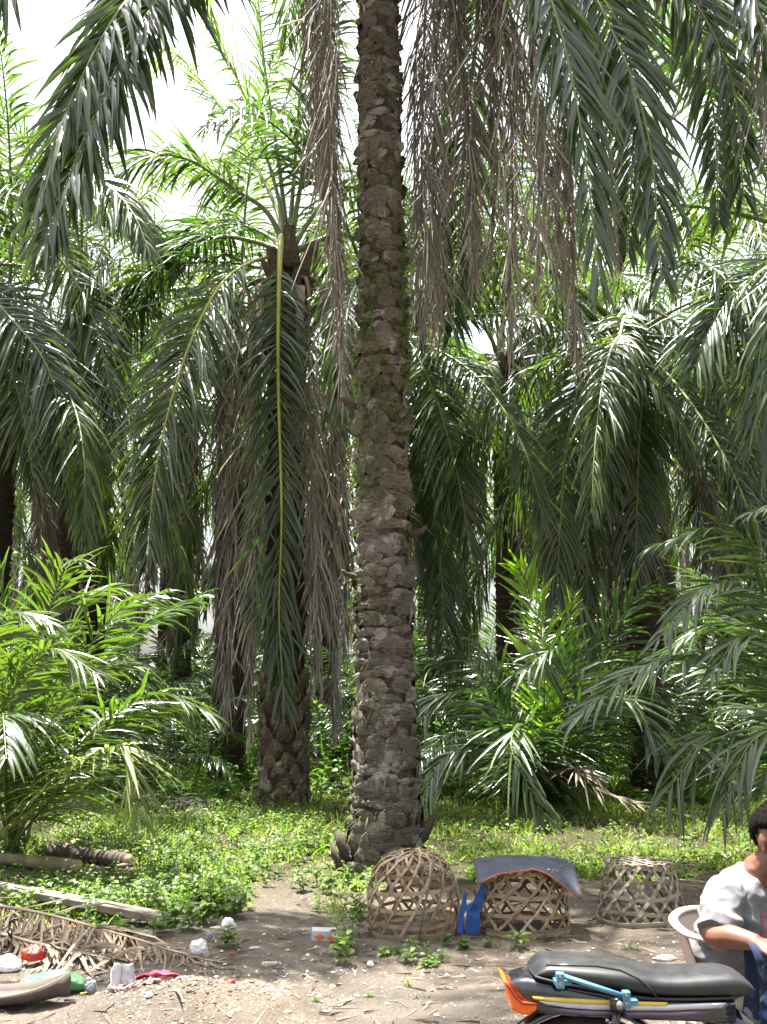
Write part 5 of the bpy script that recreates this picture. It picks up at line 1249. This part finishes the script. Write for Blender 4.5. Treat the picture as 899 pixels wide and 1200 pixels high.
HIP = CC + np.array([-.01, .02, gz + .43]); 
SP = [HIP, np.array([1.305, 3.955, .60]), np.array([1.335, 3.905, .755]), np.array([1.385, 3.845, .875])]
HEAD = np.array([1.440, 3.765, 1.0]); HA_ = R(-66); hf = np.array([math.cos(HA_), math.sin(HA_), 0]); hl = np.array([-math.sin(HA_), math.cos(HA_), 0]); up = np.array([0, 0, 1.])
shR = SP[2] - lv * .185 + np.array([0.01, 0, .055]); shL = SP[2] + lv * .185 + np.array([.02, 0, .055])
elR = at(838, 1100, 3.665); elR[2] += .01; wrR = at(884, 1104, 3.53)
elL = shL + np.array([.10, -.02, -.22]); wrL = elL + np.array([.12, -.24, -.02])
body = MB()
limb(body, [SP[3] - hf * .015, HEAD - hf * .015 - up * .06], [.062, .058])
def hd(f, l, u): return HEAD + hf * f + hl * l + up * u
rotH = Matrix.Rotation(HA_, 3, 'Z')
body.ell(hd(-.012, 0, .025), (.098, .078, .092), 20, rot=rotH); body.ell(hd(.022, 0, -.03), (.068, .062, .088), 18, rot=rotH); body.ell(hd(.05, 0, -.088), (.032, .034, .026), 12, rot=rotH)
body.ell(hd(.072, 0, .028), (.02, .055, .014), 12, rot=rotH)                       # brow
body.tube([hd(.078, 0, .02), hd(.094, 0, -.005), hd(.105, 0, -.024), hd(.085, 0, -.034)], [.009, .012, .016, .012], 8)  # nose
for s in (-1, 1):
    body.ell(hd(.088, s * .014, -.028), (.012, .010, .009), 8, rot=rotH)
    body.ell(hd(.058, s * .042, -.015), (.026, .02, .02), 10, rot=rotH)            # cheek
    body.ell(hd(-.012, s * .080, -.005), (.018, .009, .032), 10, rot=rotH)         # ear
    body.ell(hd(-.002, s * .082, -.030), (.010, .008, .013), 8, rot=rotH)
body.ell(hd(.080, 0, -.056), (.014, .024, .0075), 10, rot=rotH); body.ell(hd(.078, 0, -.069), (.013, .021, .0085), 10, rot=rotH)   # lips
limb(body, [SP[1], SP[2], SP[3]], [.10, .11, .07])
limb(body, [shR, (shR + elR) / 2 + np.array([-.012, 0, 0]), elR, (elR * .55 + wrR * .45) + np.array([0, 0, .004]), wrR], [.055, .05, .043, .041, .029])
limb(body, [shL, (shL + elL) / 2, elL, (elL + wrL) / 2, wrL], [.055, .05, .043, .041, .029])
def hand(mb, w, d, side, palm_n):
    d = d / np.linalg.norm(d); s = np.cross(palm_n, d); s /= np.linalg.norm(s); s *= side; pn = np.cross(d, s) * side
    pc = w + d * .05
    for k in (-1.2, -.4, .4, 1.2): limb(mb, [w + s * k * .012, w + d * .085 + s * k * .02], [.017, .0145], 8)
    for k, L in zip((-1.35, -.45, .45, 1.35), (.066, .078, .072, .056)):
        b = w + d * .085 + s * k * .0205; limb(mb, [b, b + d * L * .42 - pn * L * .10, b + d * L * .74 - pn * L * .34, b + d * L * .92 - pn * L * .66], [.0098, .0092, .0085, .0075], 8)
    b = w + d * .025 - s * .024; limb(mb, [b, b + d * .03 - s * .022 - pn * .01, b + d * .062 - s * .026 - pn * .02], [.014, .0115, .009], 8)
hand(body, wrR, wrR - elR + np.array([.03, .02, -.02]), 1, up); hand(body, wrL, wrL - elL, -1, up)
# lower legs and feet
knR = HIP - lv * .10 + fv * .44 + np.array([0, 0, .02]); knL = HIP + lv * .12 + fv * .45 + np.array([0, 0, .02])
ftR = knR + fv * .02; ftR[2] = gz + .075; ftL = knL + fv * .05; ftL[2] = gz + .075
for k, f in ((knR, ftR), (knL, ftL)):
    limb(body, [k - up * .2, f + up * .1, f], [.055, .042, .036]); limb(body, [f - up * .04 - fv * .03, f - up * .045 + fv * .08, f - up * .055 + fv * .16], [.034, .034, .02])
person = solid(body, 'person', M['skin'], .0055, 4)
tag(person, 'man in grey printed T-shirt and khaki trousers sitting in the plastic armchair', 'person')
# hair
hb = MB(); hb.ell(hd(-.022, 0, .036), (.097, .079, .087), 26, rot=rotH); ho = hb.mesh('hair', M['hair'])
bm = bmesh.new(); bm.from_mesh(ho)
for v in bm.verts:
    q = np.array(v.co) - HEAD; f_, u_ = q @ hf, q @ up
    v.co += v.normal * (.004 * noise.noise(v.co * 60) + .002)
bmesh.ops.delete(bm, geom=[v for v in bm.verts if (np.array(v.co) - HEAD) @ up < (.062 if (np.array(v.co) - HEAD) @ hf > .045 else (.045 if (np.array(v.co) - HEAD) @ hf > -.02 else (.012 if (np.array(v.co) - HEAD) @ hf > -.05 else -.045)))], context='VERTS')
bm.to_mesh(ho); bm.free(); o = mesh_obj('hair', ho, person); m_ = o.modifiers.new('t', 'SOLIDIFY'); m_.thickness = .003; m_.offset = 1
vn = [(np.array(v.co), np.array(v.normal)) for v in ho.vertices]; rh = np.random.default_rng(4); idx = rh.integers(0, len(vn), 5200)
P = np.array([vn[i][0] for i in idx]) + rh.normal(0, .003, (5200, 3)); D_ = np.array([vn[i][1] for i in idx]) + rh.normal(0, .35, (5200, 3)) + np.array([0, 0, -.1])
V, F, var, tip = blades(P, D_, rh.uniform(.0015, .004, 5200), np.full(5200, .0016), rh.uniform(0, .8, 5200), rh, 2)
tag(mesh_obj('hair_strands', ribbon_mesh('hair_strands', V, F, [M['hair']], None, var, tip), o), kind='stuff')
M['eye'] = simple('eye_white', (.7, .68, .65), .2, (.65, .62, .6), 5)
for s in (-1, 1):
    mb = MB(); mb.ell(hd(.070, s * .031, .006), (.012, .0125, .0085), 12, rot=rotH); e = mb.build('eye', M['eye'], person)
    mb = MB(); mb.ell(hd(.0805, s * .0315, .006), (.003, .0055, .0055), 10, rot=rotH); mb.build('iris', M['hair'], e)
    mb = MB(); mb.tube([hd(.080, s * .012, .024), hd(.084, s * .03, .030), hd(.070, s * .05, .024)], [.003, .004, .002], 6, flat=.5); mb.build('eyebrow', M['hair'], person)
# T-shirt
def ering(c, hd_, hw, tilt, n=28):
    t = np.array([tilt[0], tilt[1], 1.0]); t /= np.linalg.norm(t); a = fv - t * (fv @ t); a /= np.linalg.norm(a); b = np.cross(t, a)
    return [c + a * hd_ * math.copysign(abs(math.cos(x)) ** .8, math.cos(x)) + b * hw * math.copysign(abs(math.sin(x)) ** .8, math.sin(x)) for x in np.linspace(0, 2 * math.pi, n, endpoint=False)]
shm = MB()
shm.loft([ering(HIP + np.array([0, 0, -.05]), .125, .172, (0, 0)), ering(HIP + np.array([0, 0, .05]), .138, .178, (0, 0)), ering(SP[1], .135, .175, (.1, -.15)), ering(SP[2] - np.array([0, 0, .03]), .128, .182, (.25, -.3)), ering(SP[2] + np.array([.015, -.015, .055]), .108, .176, (.35, -.4)), ering(SP[2] + np.array([.03, -.04, .095]), .082, .125, (.4, -.45)), ering(SP[3] + np.array([0, 0, .005]), .066, .075, (.4, -.45))])
def sleeve(s, e, q=.82):
    m_ = s * (1 - q) + e * q; shm.ell(s, (.068, .068, .068), 12); shm.tube(catmull([s - (e - s) * .05, s * .55 + m_ * .45, m_ + (m_ - s) * .22], 12), np.linspace(.066, .071, 12), 18)
sleeve(shR, elR, .80); sleeve(shL, elL, .7)
def folds(co, n):
    w1 = 1 - abs(noise.noise((co.x * 8 + co.z * 10, co.y * 8 - co.z * 4, co.z * 5))) * 2.2; w2 = 1 - abs(noise.noise((co.x * 15 - co.z * 12, co.y * 14 + co.z * 9, co.z * 11 + 7))) * 2.2
    k = .010 * noise.noise((co.x * 7, co.y * 7, co.z * 9)) + .013 * max(-.6, w1) + .007 * max(-.6, w2) - .008
    return n * k
M['shirt'] = simple('grey_cotton', (.15, .15, .158), .9, (.128, .128, .136), 60, .15, spec=.2, bd=.002)
shirt = solid(shm, 'tshirt', M['shirt'], .007, 5, person, folds)
# printed letter on the chest, laid onto the cloth
M['print_red'] = simple('maroon_print', (.30, .06, .06), .8, (.22, .05, .05), 40); M['print_blue'] = simple('blue_print', (.06, .10, .35), .8, (.05, .08, .28), 40)
from mathutils.bvhtree import BVHTree
sbm = bmesh.new(); sbm.from_mesh(shirt.data); tree = BVHTree.FromBMesh(sbm); sbm.free()
def lay(path, w, mat, closed=False):
    V = []; k = len(path)
    for i, (a, b) in enumerate(path):
        p0, p1 = np.array(path[max(0, i - 1)]), np.array(path[min(k - 1, i + 1)]); t = p1 - p0; t = t / (np.linalg.norm(t) + 1e-9); nr = np.array([-t[1], t[0]])
        for s in (-1, 1):
            q = np.array([a, b]) + nr * s * w / 2; org = SP[2] + fv * .5 + lv * q[0] + up * q[1]
            hit = tree.ray_cast(Vector(org), Vector(-fv)); 
            if hit[0] is None: return
            V.append(tuple(np.array(hit[0]) + np.array(hit[1]) * .0022))
    mb = MB(); mb.add(V, [(2 * i, 2 * i + 1, 2 * i + 3, 2 * i + 2) for i in range(k - 1)]); mb.build('printed_letter', mat, shirt)
lay([(-.085 + .026 * math.cos(t) * 1.0, -.06 + .052 * math.sin(t)) for t in np.linspace(R(50), R(310), 16)], .011, M['print_red'])
lay([(-.02, -.008), (-.02, -.06), (-.02, -.11)], .014, M['print_blue']); lay([(-.02, -.016), (.02, -.02), (.03, -.035), (.015, -.055), (-.015, -.06)], .011, M['print_blue'])
lay([(.075 + .026 * math.cos(t), -.06 + .052 * math.sin(t)) for t in np.linspace(R(40), R(320), 16)], .011, M['print_red'])
# trousers
tr = MB(); limb(tr, [HIP - np.array([0, 0, .0]), HIP - lv * .05 + fv * .08], [.125, .12], 14); limb(tr, [HIP - lv * .06, knR * .5 + HIP * .5 - lv * .05, knR, knR - up * .17, ftR + up * .10], [.10, .092, .075, .07, .066]); limb(tr, [HIP + lv * .06, knL * .5 + HIP * .5 + lv * .05, knL, knL - up * .17, ftL + up * .10], [.10, .092, .075, .07, .066])
M['khaki'] = simple('khaki_cotton', (.27, .24, .17), .9, (.20, .175, .12), 30, .2, spec=.2)
solid(tr, 'trousers', M['khaki'], .009, 5, person, folds)
# dark blue patterned cloth hanging over the front of the chair arm
mt, nt, b_, o_ = new_mat('blue_batik'); vo = N(nt, 'ShaderNodeTexVoronoi', Scale=16.0); tc = N(nt, 'ShaderNodeTexCoord'); nt.links.new(tc.outputs['Object'], vo.inputs['Vector'])
c = mixc(nt, (.014, .022, .05), (.07, .14, .30), ramp(nt, vo.outputs['Distance'], [(.18, 1.0), (.36, 0.0)])); c = mixc(nt, c, (.22, .23, .23), ramp(nt, texnoise(nt, 9, 3, dist=1), [(.62, 0.0), (.68, .8)]))
nt.links.new(c, b_.inputs['Base Color']); b_.inputs['Roughness'].default_value = .9; b_.inputs['Specular IOR Level'].default_value = .2
p0 = at(876, 1096, 3.50); bm = bmesh.new(); nu, nv = 26, 44; V = []; F = []
for i in range(nv):
    v = i / (nv - 1)
    for j in range(nu):
        u = j / (nu - 1); x = p0[0] + u * .30
        if v < .62: t = v / .62; z = .05 + .59 * t; y = 3.455 + .02 * (1 - t) + 0; x += .055 * (1 - t) * (1 - u)
        elif v < .76: t = (v - .62) / .14; a = math.pi * t; z = .64 + .055 * math.sin(a); y = 3.455 + .055 * (1 - math.cos(a))
        else: t = (v - .76) / .24; z = .64 - .22 * t; y = 3.565 + .015 * t
        y += .018 * math.sin(u * 17 + z * 3) * (1 - .6 * sstep(.55, .72, z)) ; z += .02 * math.sin(u * 5 + 1) + .03 * u; x += .012 * math.sin(z * 13)
        V.append((x, y, z + gz))
for i in range(nv - 1):
    for j in range(nu - 1): F.append((i * nu + j, i * nu + j + 1, (i + 1) * nu + j + 1, (i + 1) * nu + j))
me = bpy.data.meshes.new('hanging_cloth'); me.from_pydata(V, [], F); me.materials.append(mt); me.polygons.foreach_set('use_smooth', [True] * len(F))
o = mesh_obj('hanging_cloth', me); m_ = o.modifiers.new('t', 'SOLIDIFY'); m_.thickness = .003
tag(o, 'dark blue patterned cloth hanging over the chair arm by his hand', 'cloth')
print('done')
